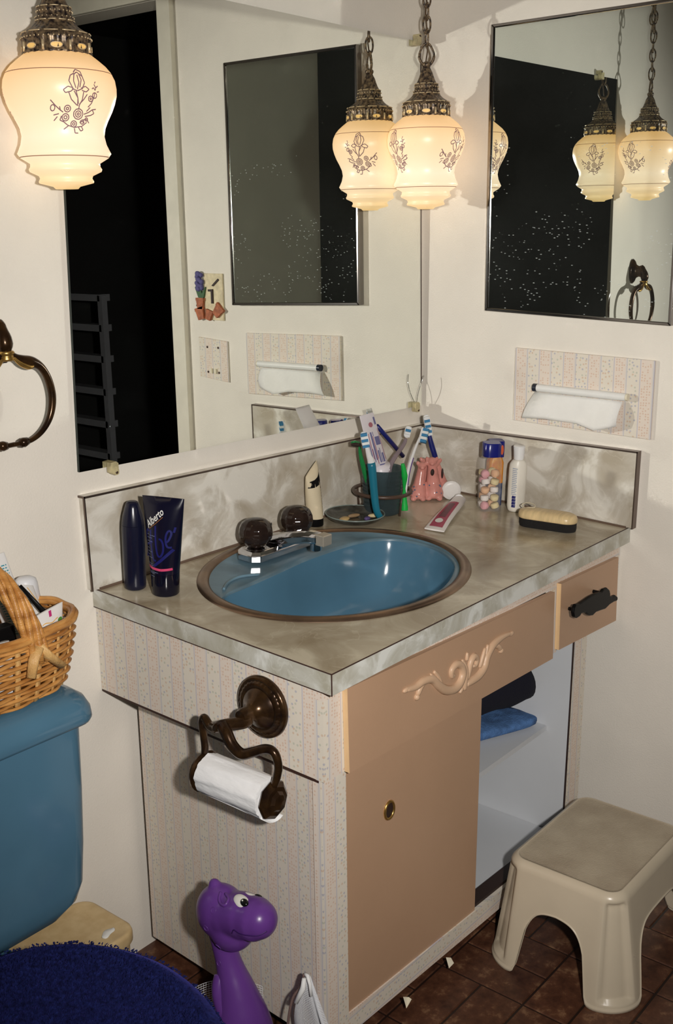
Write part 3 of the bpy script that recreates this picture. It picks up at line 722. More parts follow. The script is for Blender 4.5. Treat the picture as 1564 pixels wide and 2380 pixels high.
# painted spray of flowers as strokes: (dx, dz) in metres from the middle of the picture
def circ(x, z, r, n=9, s=1.0): return [(x + r * math.cos(2 * PI * k / n), z + r * s * math.sin(2 * PI * k / n)) for k in range(n + 1)]
SPRAY = [
    [(-.007, .026), (-.012, .036), (-.009, .044), (-.003, .047)], [(.008, .026), (.012, .034), (.009, .043), (.001, .049), (-.004, .045)], [(0, .024), (.003, .034), (.001, .045)], [(-.003, .047), (-.005, .036), (-.002, .026)], [(.004, .046), (.007, .038), (.004, .027)], [(-.004, .048), (0, .053), (.007, .050), (.009, .043)],
    [(-.006, .026), (-.014, .028), (-.021, .023), (-.018, .019), (-.010, .021), (-.005, .025)], [(.006, .026), (.013, .029), (.019, .025), (.014, .021), (.007, .023)], [(-.008, .025), (0, .022), (.009, .026)],
    [(-.002, .022), (.001, .012), (.001, .001)], [(-.013, .020), (-.009, .010), (0, .002)], [(.010, .021), (.008, .010), (.003, .001)], [(.016, .018), (.010, .010), (.004, .004), (.003, -.004)], [(-.005, .022), (.001, .012), (.002, .004)],
    circ(.003, -.010, .0075), circ(.003, -.010, .0045), circ(.003, -.010, .0018, 6), circ(-.014, -.003, .0048), circ(-.014, -.003, .002, 6), circ(-.016, -.015, .0052), circ(-.016, -.015, .0025, 6), circ(-.003, -.024, .0045), circ(-.003, -.024, .002, 6),
    circ(.022, .012, .0040), circ(.029, .017, .0040), circ(.022, .012, .0015, 5), [(.018, .000), (.024, .006), (.028, .015), (.031, .028)], [(.031, .028), (.028, .033)], [(.031, .028), (.035, .031)], [(.024, .026), (.027, .028), (.030, .024)], [(.033, .022), (.037, .023)], [(.029, .034), (.031, .037)],
    [(-.020, -.008), (-.026, -.004), (-.032, .001), (-.037, .006)], circ(-.036, -.002, .0035, 7, 1.3), [(-.037, .006), (-.040, .009)], [(-.026, -.010), (-.034, -.012)], [(-.028, -.014), (-.033, -.020)], [(-.024, -.006), (-.026, .000)],
    [(.012, -.010), (.020, -.007), (.026, -.003), (.030, -.008), (.024, -.011), (.014, -.013)], [(.016, -.006), (.022, .000)], [(.026, -.003), (.033, -.002)],
    [(-.020, -.020), (-.012, -.026), (-.002, -.029), (.010, -.027), (.018, -.021)], [(.010, -.018), (.018, -.017), (.022, -.022)], [(.004, -.028), (.008, -.034), (.012, -.032), (.009, -.027)], [(-.010, -.026), (-.018, -.032)], [(-.002, -.030), (-.001, -.037), (.004, -.037)], [(.014, -.022), (.010, -.020), (.006, -.022)], circ(.010, -.021, .003, 7), circ(.017, -.017, .0025, 6), [(-.022, -.013), (-.024, -.019), (-.019, -.021)],
]
def decal(ang, z0, mirror=1):
    mb = MB(); w = .0008
    for st in SPRAY:
        pts = [Vector((p[0] * mirror, p[1], 0)) for p in st]
        for a, b in zip(pts, pts[1:]):
            d = (b - a); 
            if d.length < 1e-6: continue
            n_ = Vector((-d.y, d.x, 0)).normalized() * w
            q_ = []
            for p in (a - n_, b - n_, b + n_, a + n_):
                z = z0 + p.y; r = gr(z) + .0005; t = ang + p.x / gr(z); q_.append((r * math.cos(t), r * math.sin(t), z))
            mb.add((q_, [(0, 1, 2, 3)]))
    return mb
def link_mesh(a=.0085, b=.0145, r=.0023):
    pts = []
    for k in range(20):
        t = 2 * PI * k / 20; pts.append((a * math.cos(t), 0, b * math.sin(t) + .004 * (1 if math.sin(t) > 0 else -1) * abs(math.sin(t)) ** .5))
    v, f = tube(pts, r, 6, closed=True)
    me = bpy.data.meshes.new('chain_link'); me.from_pydata(v, [], f); me.polygons.foreach_set('use_smooth', [True] * len(me.polygons)); me.materials.append(m_cap_metal); return me
LINK = link_mesh()
def lamp(loc, label, face, offs):
    t = thing('pendant_lamp', label, 'lamp', loc, 'hanging lamps beside the big mirror')
    def W_(vf): return [(p[0] + loc[0], p[1] + loc[1], p[2] + loc[2]) for p in vf[0]], vf[1]
    sh = obj('glass_shade', W_(lathe(GP[1:], 64, cap0=True, cap1=False)), m_lamp, t, smooth=True)
    for zz in (.172, .0475):
        r = gr(zz) + .0003
        obj('painted_band', W_(lathe([(r, zz), (gr(zz + .0012) + .0003, zz + .0012)], 64, cap0=False, cap1=False)), m_ink2, sh)
    for k, o_ in enumerate(offs):
        obj('painted_flowers', W_(decal(face + o_, .118).out()), m_ink, sh)
    rib = lambda r, z, a: r * (1 + .022 * math.cos(a * 26))
    obj('crown', W_(lathe([(.0525, .199), (.0535, .202), (.0525, .205), (.0515, .214), (.0520, .219), (.0530, .222), (.0525, .226), (.0500, .231), (.0450, .235), (.0385, .239), (.0340, .243), (.0300, .248), (.0285, .252), (.0290, .254), (.0265, .257), (.0255, .262), (.0262, .267), (.0255, .270), (.0215, .273), (.0185, .279), (.0155, .287), (.0125, .296), (.0090, .302), (.0075, .306), (.0085, .309)], 104, fn=rib)), m_cap_metal, t, smooth=True)
    cr_ = t.children[-1]
    # pierced hearts showing the lit glass, and bars and beads between them
    mb = MB(); mh = MB()
    for k in range(8):
        a = 2 * PI * k / 8 + face
        c = Vector((.0528 * math.cos(a), .0528 * math.sin(a), .2095)); tx = Vector((-math.sin(a), math.cos(a), 0)); ux = Vector((0, 0, 1)); nx = Vector((math.cos(a), math.sin(a), 0))
        pts = []
        for i in range(14):
            th = 2 * PI * i / 14; rr = 1 + .12 * math.sin(th * 1) - .18 * max(0, math.sin(th)) ** 8
            pts.append(c + tx * .0088 * math.cos(th) * rr + ux * .0042 * math.sin(th) * rr)
        v = [tuple(p) for p in pts]; mh.add((v, [tuple(range(14))]))
        mb.add(tube([p + nx * .0006 for p in pts], .0008, 5, closed=True))
        a2 = a + PI / 8
        mb.add(tube([(.0535 * math.cos(a2), .0535 * math.sin(a2), .203), (.0530 * math.cos(a2), .0530 * math.sin(a2), .217)], .0022, 6))
    for k in range(8): obj('heart_opening', W_((mh.v[14 * k:14 * k + 14], [tuple(range(14))])), m_lamp2, cr_)
    bd = MB()
    for rr, zz, n_, s_ in ((.0545, .2235, 44, .0013), (.0275, .2635, 26, .0012), (.0300, .2550, 24, .0010)):
        for k in range(n_):
            a = 2 * PI * k / n_; bd.add(sphere((rr * math.cos(a), rr * math.sin(a), zz), s_, 6, 4))
    for rr, zz, n_ in ((.0530, .2310, 12), (.0300, .2500, 12), (.0265, .2700, 10)):
        for k in range(n_):
            a0 = 2 * PI * (k + .12) / n_; a1 = 2 * PI * (k + .88) / n_
            bd.add(tube([(rr * math.cos(a0 + (a1 - a0) * i / 4), rr * math.sin(a0 + (a1 - a0) * i / 4), zz) for i in range(5)], .0010, 5))
    for v_ in (mb,): bd.add(v_.out())
    b_ = obj('beading', W_(bd.out()), m_antique, cr_, smooth=True); b_['kind'] = 'stuff'
    # finial loop
    f_ = MB()
    for s_ in (-1, 1):
        f_.add(tube(spline([(0, s_ * .004, .307), (0, s_ * .013, .318), (0, s_ * .0165, .330), (0, s_ * .0125, .343), (0, s_ * .006, .353), (0, 0, .356)], 5), [.0034] * 10 + [.0026] * 16, 7))
    f_.add(lathe([(.007, .304), (.010, .309), (.010, .313), (.006, .317)], 16))
    ca, sa = math.cos(face + PI / 2 - PI / 2), math.sin(face + PI / 2 - PI / 2)
    v, f = f_.out(); v = [(x * ca - y * sa, x * sa + y * ca, z) for x, y, z in v]
    obj('finial_loop', W_((v, f)), m_cap_metal, t, smooth=True)
    z = .368; k = 0
    while loc[2] + z < CEIL - .03:
        o = bpy.data.objects.new('chain_link', LINK); COL.objects.link(o); o.parent = t; o.location = (0, 0, z); o.rotation_euler = (0, 0, face + .35 + (PI / 2) * (k % 2)); z += .0265; k += 1
    z = .500; k = 1
    while loc[2] + z < CEIL - .03:
        o = bpy.data.objects.new('chain_link', LINK); COL.objects.link(o); o.parent = t; o.location = (-.009 - .02 * (z - .5), .010 + .02 * (z - .5), z); o.rotation_euler = (.15, 0, face + .35 + (PI / 2) * (k % 2)); z += .0265; k += 1
    obj('cord', tube([(loc[0] + .0035 * math.sin(i * 1.1), loc[1] + .0035 * math.cos(i * 1.1), loc[2] + .31 + i * (CEIL - .012 - loc[2] - .31) / 30) for i in range(31)], .0016, 6), mat('brown lamp cord', (.10, .06, .03), .6), t, smooth=True)
    obj('ceiling_hook', lathe([(.022, 0), (.022, .004), (.008, .012), (.004, .03)][::-1] and [(.004, -.03), (.008, -.012), (.022, -.004), (.022, 0)], 16, (loc[0], loc[1], CEIL - .0005)), m_cap_metal, t, smooth=True)
    return t
m_lamp2 = mat('lit amber glass behind the crown', (.5, .35, .12), .4, emit=(.95, .55, .16), estr=.55)
fA = math.atan2(CAM.y + .082, CAM.x + 1.12); fB = math.atan2(CAM.y + .087, CAM.x + .114)
lamp((-1.1195, -.084, 1.5215), 'flower painted glass pendant lamp hanging left of the big mirror', fA, (math.radians(17), math.radians(137), math.radians(-103)))
lamp((-.1135, -.0870, 1.4925), 'flower painted glass pendant lamp hanging in the corner by the two mirrors', fB, (math.radians(52), math.radians(-56), math.radians(180)))

# ------------------------------------------------------------ paper holder with its roll
th = thing('paper_holder', 'antique bronze toilet paper holder on the papered cabinet side', 'paper holder', (XL, -.43, .6))
XP = XL + .0035
RC = (-.4300, .6930)
def RX(r, h, a, sy=1.0): return (XP - h, RC[0] + r * math.cos(a), RC[1] + r * math.sin(a))
prof = [(.0525, 0), (.0545, .004), (.0535, .009), (.0490, .012), (.0460, .0115), (.0430, .015), (.0380, .0165), (.0350, .0155), (.0300, .021), (.0220, .026), (.0150, .034), (.0130, .042), (.0135, .052), (.0110, .058), (.002, .060)]
rings = []
for r, h in prof: rings.append([RX(r * (1 + (.018 * math.cos(32 * 2 * PI * k / 96) if .036 < r < .050 else 0)), h, 2 * PI * k / 96) for k in range(96)])
obj('rosette', loft(rings), m_bronze, th, smooth=True, auto=.9)
bx, by, bz = XP - .052, -.4330, .6780
def arm(pts, rad): return tube(spline(pts, 6), rad, 10)
al = [(XP - .045, -.4330, .6860), (-1.120, -.4320, .6850), (-1.150, -.4200, .6880), (-1.150, -.4050, .6790), (-1.146, -.3880, .6760), (-1.143, -.3730, .6860), (-1.141, -.3640, .6760), (-1.141, -.3660, .6540), (-1.141, -.3680, .6320), (-1.140, -.3650, .6120)]
n_ = 9 * 6 + 1
obj('arm', arm(al, [.0125 - .0062 * min(1, i / 30) for i in range(n_)]), m_bronze, th, smooth=True)
ar = [(-1.150, -.4220, .6880), (-1.156, -.4360, .6820), (-1.158, -.4500, .6660), (-1.156, -.4680, .6560), (-1.150, -.4860, .6620), (-1.144, -.5080, .6720), (-1.141, -.5240, .6700), (-1.140, -.5310, .6500), (-1.140, -.5270, .6280), (-1.140, -.5200, .6100)]
obj('arm', arm(ar, [.0110 - .0042 * min(1, i / 40) for i in range(n_)]), m_bronze, th, smooth=True)
def yd(y0, c, rp):  # disc whose axis runs along y
    return mapped(lathe(rp, 28), lambda p: (c[0] + p[0], y0 + p[2], c[1] + p[1]))
CR = (-1.140, .5860)
obj('end_disc', yd(-.3660, CR, [(.004, .010), (.020, .009), (.034, .004), (.0355, 0), (.033, -.004), (.012, -.005)][::-1]), m_bronze, th, smooth=True, auto=.8)
obj('end_disc', mapped(lathe([(.012, -.005), (.030, -.004), (.0335, 0), (.0325, .004), (.025, .010), (.018, .011), (.013, .016), (.003, .018)], 8), lambda p: (CR[0] + p[0] * .94, -.5165 - p[2], CR[1] + p[1])), m_bronze, th, smooth=True, auto=.5)
obj('spindle', yd(0, CR, [(.0075, -.5125), (.0075, -.3700)]), m_bronze, th)
tr = MB()
rings = []
random.seed(5)
N = 48
def rollr(k, t): return .0335 + .0006 * math.sin(17 * 2 * PI * k / N + 3 * t) + .0009 * math.sin(9 * 2 * PI * k / N + t * 2) + .0005 * math.sin(5 * 2 * PI * k / N + 7 * t)
for j in range(15):
    t = j / 14; rings.append([(CR[0] + rollr(k, t) * math.cos(2 * PI * k / N), -.3735 - .1365 * t, CR[1] + rollr(k, t) * math.sin(2 * PI * k / N)) for k in range(N)])
inner = [[(CR[0] + .0195 * math.cos(2 * PI * k / N), y, CR[1] + .0195 * math.sin(2 * PI * k / N)) for k in range(N)] for y in (-.5100, -.3735)]
m_roll = mat('white toilet paper', (.86, .86, .87), .9, bump=1.0, bscale=90, stretch=(1, .3, 1))
rl = thing('toilet_roll', 'nearly used up white toilet roll on the bronze holder', 'toilet roll', (CR[0], -.44, CR[1] - .034))
obj('paper', loft([inner[1]] + rings + [inner[0]] , False, False), m_roll, rl, smooth=True, auto=.8)
flap = []
for j in range(8):
    t = j / 7; flap.append([(CR[0] - .0345 * math.cos(.9 + 1.3 * t) * (1 + .04 * t), y, CR[1] - .0345 * math.sin(.9 + 1.3 * t) * (1 + .10 * t) - (.006 * t if y < -.47 else 0)) for y in (-.376, -.40, -.43, -.46, -.48, -.50, -.519)])
fo = obj('loose_end', loft(flap, False, False, closed=False), m_roll, rl, smooth=True); fo.modifiers.new('s', 'SOLIDIFY').thickness = .0006
obj('core', loft([[(CR[0] + .0193 * math.cos(2 * PI * k / 24), y, CR[1] + .0193 * math.sin(2 * PI * k / 24)) for k in range(24)] for y in (-.5095, -.3740)], False, False), mat('grey card core', (.40, .34, .26), .8), rl, smooth=True)

# ------------------------------------------------------------ towel ring
tg = thing('towel_ring', 'antique brass towel ring on the wall left of the big mirror', 'towel ring', (-1.235, 0, 1.2))
CX, CZ = -1.232, 1.187
obj('bracket', mapped(lathe([(.024, 0), (.026, .004), (.022, .010), (.014, .016), (.011, .026), (.013, .036), (.010, .044), (.002, .046)], 24), lambda p: (-1.236 + p[0] * .85, -p[2], 1.300 + p[1] * 1.55)), m_bronze, tg, smooth=True)
obj('hanger', tube(spline([(-1.236, -.030, 1.315), (-1.236, -.044, 1.295), (-1.236, -.046, 1.272), (-1.236, -.040, 1.252)], 5), [.009, .010, .0105, .010, .010, .011, .012, .0125, .013, .012, .010, .009, .008, .007, .006, .005], 12), m_bronze, tg, smooth=True)
obj('collar', mapped(lathe([(.0115, 0), (.0135, .003), (.0115, .006), (.0115, .010), (.014, .013), (.0115, .016)], 20), lambda p: (-1.2345 + p[0], -.045 + p[1], 1.2540 + p[2])), m_brass, tg, smooth=True)
for s_ in (1, -1):
    pts = [(.006, 1.266), (.018, 1.257), (.034, 1.250), (.050, 1.246), (.066, 1.236), (.078, 1.216), (.0835, 1.190), (.081, 1.166), (.072, 1.145), (.056, 1.128), (.036, 1.118), (.016, 1.1155), (-.001, 1.1155)]
    P3 = spline([(-1.2345 + s_ * x, -.043, z) for x, z in pts], 5); nn = len(P3)
    rad = []
    for i in range(nn):
        t = i / (nn - 1); rad.append(.0045 + .0048 * math.exp(-((t - .20) / .11) ** 2) + .0022 * math.exp(-((t - .5) / .2) ** 2) + .0010 - .0015 * t)
    obj('ring_half', tube(P3, rad, 12), m_bronze, tg, smooth=True)
    obj('ring_leaf', tube(spline([(-1.2345 + s_ * x, -.050, z) for x, z in ((.010, 1.258), (.022, 1.247), (.038, 1.240), (.047, 1.241))], 5), [.002 + .0025 * math.sin(PI * i / 15) for i in range(16)], 8), m_brass, tg, smooth=True)
obj('ring_knuckle', tube([(-1.222, -.043, 1.1155), (-1.2345 + .020, -.043, 1.116), (-1.2345 + .028, -.043, 1.1175)], [.0065, .0085, .0065], 12), m_bronze, tg, smooth=True)
obj('ring_knuckle', tube([(-1.247, -.043, 1.1155), (-1.2345 - .020, -.043, 1.116), (-1.2345 - .028, -.043, 1.1175)], [.0065, .0085, .0065], 12), m_bronze, tg, smooth=True)

# ------------------------------------------------------------ toilet
TX = -1.527
tl = thing('toilet', 'blue china toilet with tall tank against the back wall', 'toilet', (TX, -.35, 0))
def rr_(cx, w, y0, y1, r, z, n=7): return [(cx + a, (y0 + y1) / 2 + b, z) for a, b in rrect(w, abs(y1 - y0), min(r, w / 2 - .001, abs(y1 - y0) / 2 - .001), n)]
tk = [(.332, .30, -.180, -.06), (.335, .37, -.192, -.05), (.343, .42, -.205, -.04), (.362, .480, -.212, -.03), (.390, .504, -.215, -.025), (.46, .520, -.215, -.022), (.56, .530, -.216, -.022), (.683, .536, -.217, -.022)]
obj('tank', loft([rr_(TX, w, y0, y1, .034, z) for z, w, y0, y1 in tk]), m_blue_china, tl, smooth=True, auto=.9)
ld = [(.6835, .548, -.232, -.016, .03), (.6845, .556, -.236, -.012, .034), (.690, .562, -.239, -.010, .037), (.706, .560, -.238, -.010, .038), (.722, .548, -.232, -.014, .04), (.732, .524, -.219, -.024, .04), (.7365, .49, -.203, -.036, .04), (.7372, .42, -.175, -.055, .04)]
obj('tank_lid', loft([rr_(TX, w, y0, y1, r, z) for z, w, y0, y1, r in ld]), m_blue_china, tl, smooth=True)
def egg(cx, cy_, a, b0, b1, z, n=56): return [(cx + a * math.cos(2 * PI * k / n), cy_ + (b1 if math.sin(2 * PI * k / n) > 0 else b0) * math.sin(2 * PI * k / n), z) for k in range(n)]
obj('bowl', loft([egg(TX, -.42, .115, .22, .19, 0), egg(TX, -.42, .11, .21, .18, .06), egg(TX, -.43, .115, .22, .18, .16), egg(TX, -.46, .165, .25, .22, .29), egg(TX, -.475, .176, .235, .195, .350), egg(TX, -.475, .172, .230, .190, .3595)]), m_blue_china, tl, smooth=True, auto=1.0)
obj('bowl_shelf', loft([rr_(TX, .20, -.30, -.03, .04, z) for z in (.205, .30, .331)]), m_blue_china, tl, smooth=True, auto=.9)
obj('seat_lid', loft([egg(-1.537, -.49, .180, .235, .220, .362), egg(-1.537, -.49, .184, .240, .224, .372), egg(-1.537, -.49, .178, .235, .218, .384)]), m_blue_china, tl, smooth=True, auto=.9)
# navy terry cover
def terry():
    m, nt, b, L = node_mat('navy terry pile')
    tc = nt.nodes.new('ShaderNodeTexCoord'); n = nt.nodes.new('ShaderNodeTexNoise'); n.inputs['Scale'].default_value = 160; n.inputs['Detail'].default_value = 3
    L(tc.outputs['Object'], n.inputs['Vector']); r = nt.nodes.new('ShaderNodeValToRGB'); e = r.color_ramp.elements
    e[0].position = .3; e[0].color = (.004, .005, .026, 1); e[1].position = .75; e[1].color = (.016, .024, .135, 1)
    L(n.outputs['Fac'], r.inputs[0]); L(r.outputs[0], b.inputs['Base Color']); b.inputs['Roughness'].default_value = .95; b.inputs['Specular IOR Level'].default_value = .1
    b.inputs['Sheen Weight'].default_value = .25; b.inputs['Sheen Tint'].default_value = (.15, .15, .8, 1)
    return m
m_terry = terry()
cv = thing('seat_cover', 'navy blue terry cover on the closed toilet lid', 'seat cover', (-1.537, -.49, .38))
prof = [(1.0, .350), (1.06, .352), (1.085, .362), (1.08, .376), (1.05, .388), (.97, .397), (.85, .402), (.6, .405), (.3, .406), (.05, .406)]
obj('cloth', loft([egg(-1.537, -.49, .182 * s, .238 * s, .222 * s, z, 90) for s, z in prof[1:]], False), m_terry, cv, smooth=True)
random.seed(11); mb = MB(); v = []; f = []
for i in range(26000):
    s = math.sqrt(random.uniform(0.0, 1.22)); a = random.uniform(0, 2 * PI)
    if s > 1.0:
        k = (s - 1.0) / .105; ss = 1.085 - .02 * abs(.5 - k) ; z = .352 + .040 * (1 - k); ss = 1.08 if z < .376 else 1.05
        out_ = .9
    else:
        ss = s; z = .406 - .009 * max(0, (s - .8) / .2) ** 2 * 1.8; out_ = s * .4
    x = -1.537 + .182 * ss * math.cos(a); y = -.49 + (.222 if math.sin(a) > 0 else .238) * ss * math.sin(a)
    d = Vector((math.cos(a) * out_ + random.uniform(-.5, .5), math.sin(a) * out_ + random.uniform(-.5, .5), 1.0 if s < 1 else .2)).normalized() * random.uniform(.0026, .0048)
    t = random.uniform(0, PI); w = Vector((math.cos(t), math.sin(t), 0)) * .0019; p = Vector((x, y, z)) - d * .2; k = len(v)
    v += [tuple(p - w), tuple(p + w), tuple(p + w * .7 + d), tuple(p - w * .7 + d)]; f.append((k, k + 1, k + 2, k + 3))
off = rootloc(cv); me = bpy.data.meshes.new('pile'); me.from_pydata([tuple(Vector(p) - off) for p in v], [], f); me.update(); me.materials.append(m_terry)
po = bpy.data.objects.new('pile', me); COL.objects.link(po); po.parent = cv; po['kind'] = 'stuff'

# tan box behind the toilet
bx_ = thing('storage_box', 'tan plastic box with rounded lid standing between toilet and wall', 'box', (-1.27, -.09, 0))
m_tan = mat('tan plastic', (.56, .40, .20), .4, vary=.12, vscale=40, second=(.66, .50, .27))
def tanring(s, z): return [(-1.2720 + a * s, -.0855 + b * s, z) for a, b in rrect(.264, .160, .032, 7)]
obj('body', loft([tanring(.90, 0), tanring(.96, .176)]), m_tan, bx_, smooth=True, auto=.8)
obj('lid', loft([tanring(.985, .174), tanring(1.0, .177), tanring(1.0, .192), tanring(.985, .198), tanring(.95, .2), tanring(.90, .1985)]), m_tan, bx_, smooth=True, auto=1.0)
obj('glint_patch', loft([[(-1.186 + .016 * math.cos(a) * s + .006 * math.sin(a) * s, -.132 + .009 * math.sin(a) * s * (1 + .3 * math.cos(3 * a)), .1995 + h) for a in [2 * PI * k / 20 for k in range(20)]] for s, h in ((1, -.0005), (.9, .0010), (.1, .0012))]), m_white, bx_, smooth=True)  # glint on the lid corner, modelled as a flat white blob

# ------------------------------------------------------------ things on the worktop
RT = Vector((.634, -.773, 0)); TW_ = Vector((-.773, -.634, 0))      # across the view and towards the viewer, on the level
def rot2(a): c, s = math.cos(a), math.sin(a); return (lambda p: (p[0] * c - p[1] * s, p[0] * s + p[1] * c, p[2]))
m_navy_gloss = mat('glossy navy plastic', (.004, .004, .016), .22)
m_navy_print = mat('bright blue print', (.008, .010, .12), .35)
m_white_print = mat('white print', (.75, .75, .72), .45)
m_pink_print = mat('pink print', (.62, .06, .16), .4)
m_grey_print = mat('small grey blue print', (.22, .26, .42), .5)
m_gold_print = mat('gold print', (.40, .16, .04), .4)

def stand_tube(name, label, cat, base, h, r0, w1, axis, m_body, m_cap_, cap_h, lean=(0, 0, 0), group=None, crimp=.0016, skew=0.0):
    """squeeze tube standing on its cap; returns root, body and a map from (across, up) to its face"""
    b = Vector(base); t = thing(name, label, cat, base, group); ax = Vector(axis).normalized(); ay = Vector((-ax.y, ax.x, 0))
    if ay.dot(TW_) < 0: ay = -ay
    ln = Vector(lean)
    def A(z):
        k = max(0, (z - cap_h) / (h - cap_h)); return (r0 * (1 - k) + (w1 / 2) * k, r0 * math.sqrt(max(0, 1 - k ** 1.5)) + crimp * k)
    def at(u, z, e=.0004):
        a, bb = A(z); q_ = max(-.995, min(.995, u / a)); return b + ln * z + ax * u + ay * (bb * math.sqrt(1 - q_ * q_) + e) + Vector((0, 0, z + skew * u * max(0, (z - cap_h) / (h - cap_h)) ** 2))
    rings = []
    for i in range(15):
        z = cap_h + (h - cap_h) * i / 14; a, bb = A(z)
        rings.append([b + ln * z + ax * a * math.cos(2 * PI * k / 40) + ay * bb * math.sin(2 * PI * k / 40) + Vector((0, 0, z + skew * a * math.cos(2 * PI * k / 40) * ((z - cap_h) / (h - cap_h)) ** 2)) for k in range(40)])
    body = obj('tube_body', loft(rings), m_body, t, smooth=True, auto=.9)
    rc = []
    for r, z in ((r0 * .90, 0), (r0 * .96, .002), (r0 * .985, cap_h * .5), (r0 * 1.0, cap_h - .0005), (r0 * .93, cap_h)):
        rc.append([b + ln * z + ax * r * math.cos(2 * PI * k / 32) + ay * r * math.sin(2 * PI * k / 32) + Vector((0, 0, z)) for k in range(32)])
    obj('cap', loft(rc), m_cap_, t, smooth=True, auto=.7)
    return t, body, at
def put_text(parent, at, s, size, u, z, m, rot=0.0, shear=0.0, space=1.0, bold=0.0, name='lettering', sx=1.0, eps=.0004, flip=1):
    v, f = text_geo(s, size, shear, space, bold); c, s_ = math.cos(rot), math.sin(rot)
    out = []
    for x, y, _ in v:
        x *= sx; out.append(at(u + flip * (x * c - y * s_), z + x * s_ + y * c, eps))
    return obj(name, (out, f), m, parent)
def ribbon(at, pts, w, eps=.0004):
    mb = MB(); P0 = [Vector((*p, 0)) for p in pts]; P_ = []
    for a, b in zip(P0, P0[1:]):
        k_ = max(1, int((b - a).length / .002))
        P_ += [a.lerp(b, i / k_) for i in range(k_)]
    P_.append(P0[-1])
    for a, b in zip(P_, P_[1:]):
        d = (b - a); n_ = Vector((-d.y, d.x, 0)).normalized() * w / 2
        mb.add(([at(p.x, p.y, eps) for p in (a - n_, b - n_, b + n_, a + n_)], [(0, 1, 2, 3)]))
    return mb.out()
def sp2(pts, k=6): return [(p.x, p.y) for p in spline([(a, b, 0) for a, b in pts], k)]

# navy squeeze tube with the big script
bz_ = (-.9930, -.1230, TOP(0, -.123) + .0003)
t, body, at = stand_tube('hair_gel_tube', 'navy squeeze tube standing on its cap with white and blue script', 'tube', bz_, .183, .0265, .082, RT + TW_ * .28, m_navy_gloss, mat('glossy dark navy cap', (.004, .004, .012), .1), .042)
AR = lambda pts: [(x, z) for x, z in pts]
# px frame of the label: 1333 px wide crop is 9.52 px per photo px, 1 m = 1285 photo px, cap centre at 875, base at 2360
def lp(x, y): return ((x - 860) / 9.52 / 1275, (2345 - y) / 9.52 / 1275)
mbw = MB()
put_text(body, at, 'Alberto', .0185, *lp(585, 800), m_white_print, rot=.76, shear=.40, space=.98, sx=.74, eps=.0007, bold=.00025)
obj('underline', ribbon(at, [lp(610, 800), lp(780, 660), lp(930, 520)], .0008, .0006), m_gold_print, body)
mbb = MB()
for st in ([(480, 1500), (500, 1180), (520, 900), (560, 830), (590, 870)], [(640, 830), (640, 1000), (670, 1250), (720, 1480), (790, 1500)], [(540, 1180), (640, 1110), (700, 1080)], [(760, 730), (770, 1000), (790, 1200), (830, 1370), (890, 1400), (950, 1290), (950, 1120), (900, 1020), (850, 1010)], [(1000, 1080), (1060, 1040), (1120, 900), (1110, 830), (1060, 820), (1010, 930), (1010, 1080), (1050, 1180), (1130, 1190)], [(1170, 860), (1200, 740)]):
    mbb.add(ribbon(at, sp2([lp(*p) for p in st], 5), .0036, .0003))
mbb.add(ribbon(at, [lp(720, 1640), lp(900, 1490), lp(1160, 1240)], .0052, .0003))
mbb.add(ribbon(at, [lp(545, 1920), lp(570, 1800), lp(590, 1740)], .0030, .0003))
obj('large_script', mbb.out(), m_navy_print, body)
obj('pink_stripe', ribbon(at, [lp(545, 1655 + 0), lp(700, 1685), lp(900, 1705), lp(1130, 1690)], .0046, .0007), m_pink_print, body)
random.seed(2); ms = MB()
for (x0, x1, y) in ((550, 600, 930), (620, 760, 945), (550, 680, 1000), (550, 690, 1080), (550, 600, 1140), (550, 600, 1235), (550, 690, 1310), (550, 620, 1380), (550, 710, 1440), (560, 690, 1580), (600, 710, 1620), (600, 840, 1760), (610, 760, 1790), (640, 740, 1860)):
    x = x0
    while x < x1:
        w = random.uniform(14, 34); ms.add(ribbon(at, [lp(x, y + (x - 550) * .06), lp(min(x + w, x1), y + (x - 550) * .06)], .0010, .0008)); x += w + 12
o = obj('small_print', ms.out(), m_grey_print, body); o['kind'] = 'stuff'

# dark spray bottle behind it
bs = (-1.0130, -.0615, TOP(0, -.06))
t = thing('spray_bottle', 'plain dark navy bottle with tapered cap, left of the navy squeeze tube', 'bottle', bs)
obj('bottle_body', lathe([(.0165, 0), (.0200, .003), (.0205, .010), (.0212, .060), (.0215, .115), (.0210, .124)], 32, bs), m_navy_plastic, t, smooth=True, auto=.9)
obj('cap', lathe([(.0210, .1245), (.0205, .130), (.0185, .142), (.0140, .158), (.0110, .166), (.0080, .168)], 32, bs), m_navy_plastic, t, smooth=True, auto=.9)

# cream hand-lotion tube behind the faucet
bc = (-.4780, -.0470, TOP(0, -.047) + .0005)
ax_ = Vector((.80, .60, 0)).normalized()
m_cream = mat('cream tube', (.70, .60, .42), .4)
t, body, at2 = stand_tube('lotion_tube', 'cream squeeze tube standing on a black cap behind the faucet', 'tube', bc, .132, .0190, .046, (.97, .15, 0), m_cream, m_black, .018, lean=(-.10, .02, 0), skew=.62)
obj('black_band', loft([[bc_ for bc_ in []]]) if False else ribbon(lambda u, z, e: at2(u, z, e), [(-.0205, .106), (-.008, .103), (.006, .103), (.0195, .107)], .017, .0006), m_black, body)
random.seed(9); ms = MB()
for i in range(12):
    z = .03 + i * .0062; ms.add(ribbon(at2, [(.008, z), (.010 + random.uniform(.002, .007), z + .002)], random.uniform(.0012, .003), .0006))
o = obj('printed_script', ms.out(), mat('brown print', (.10, .05, .04), .5), body); o['kind'] = 'stuff'

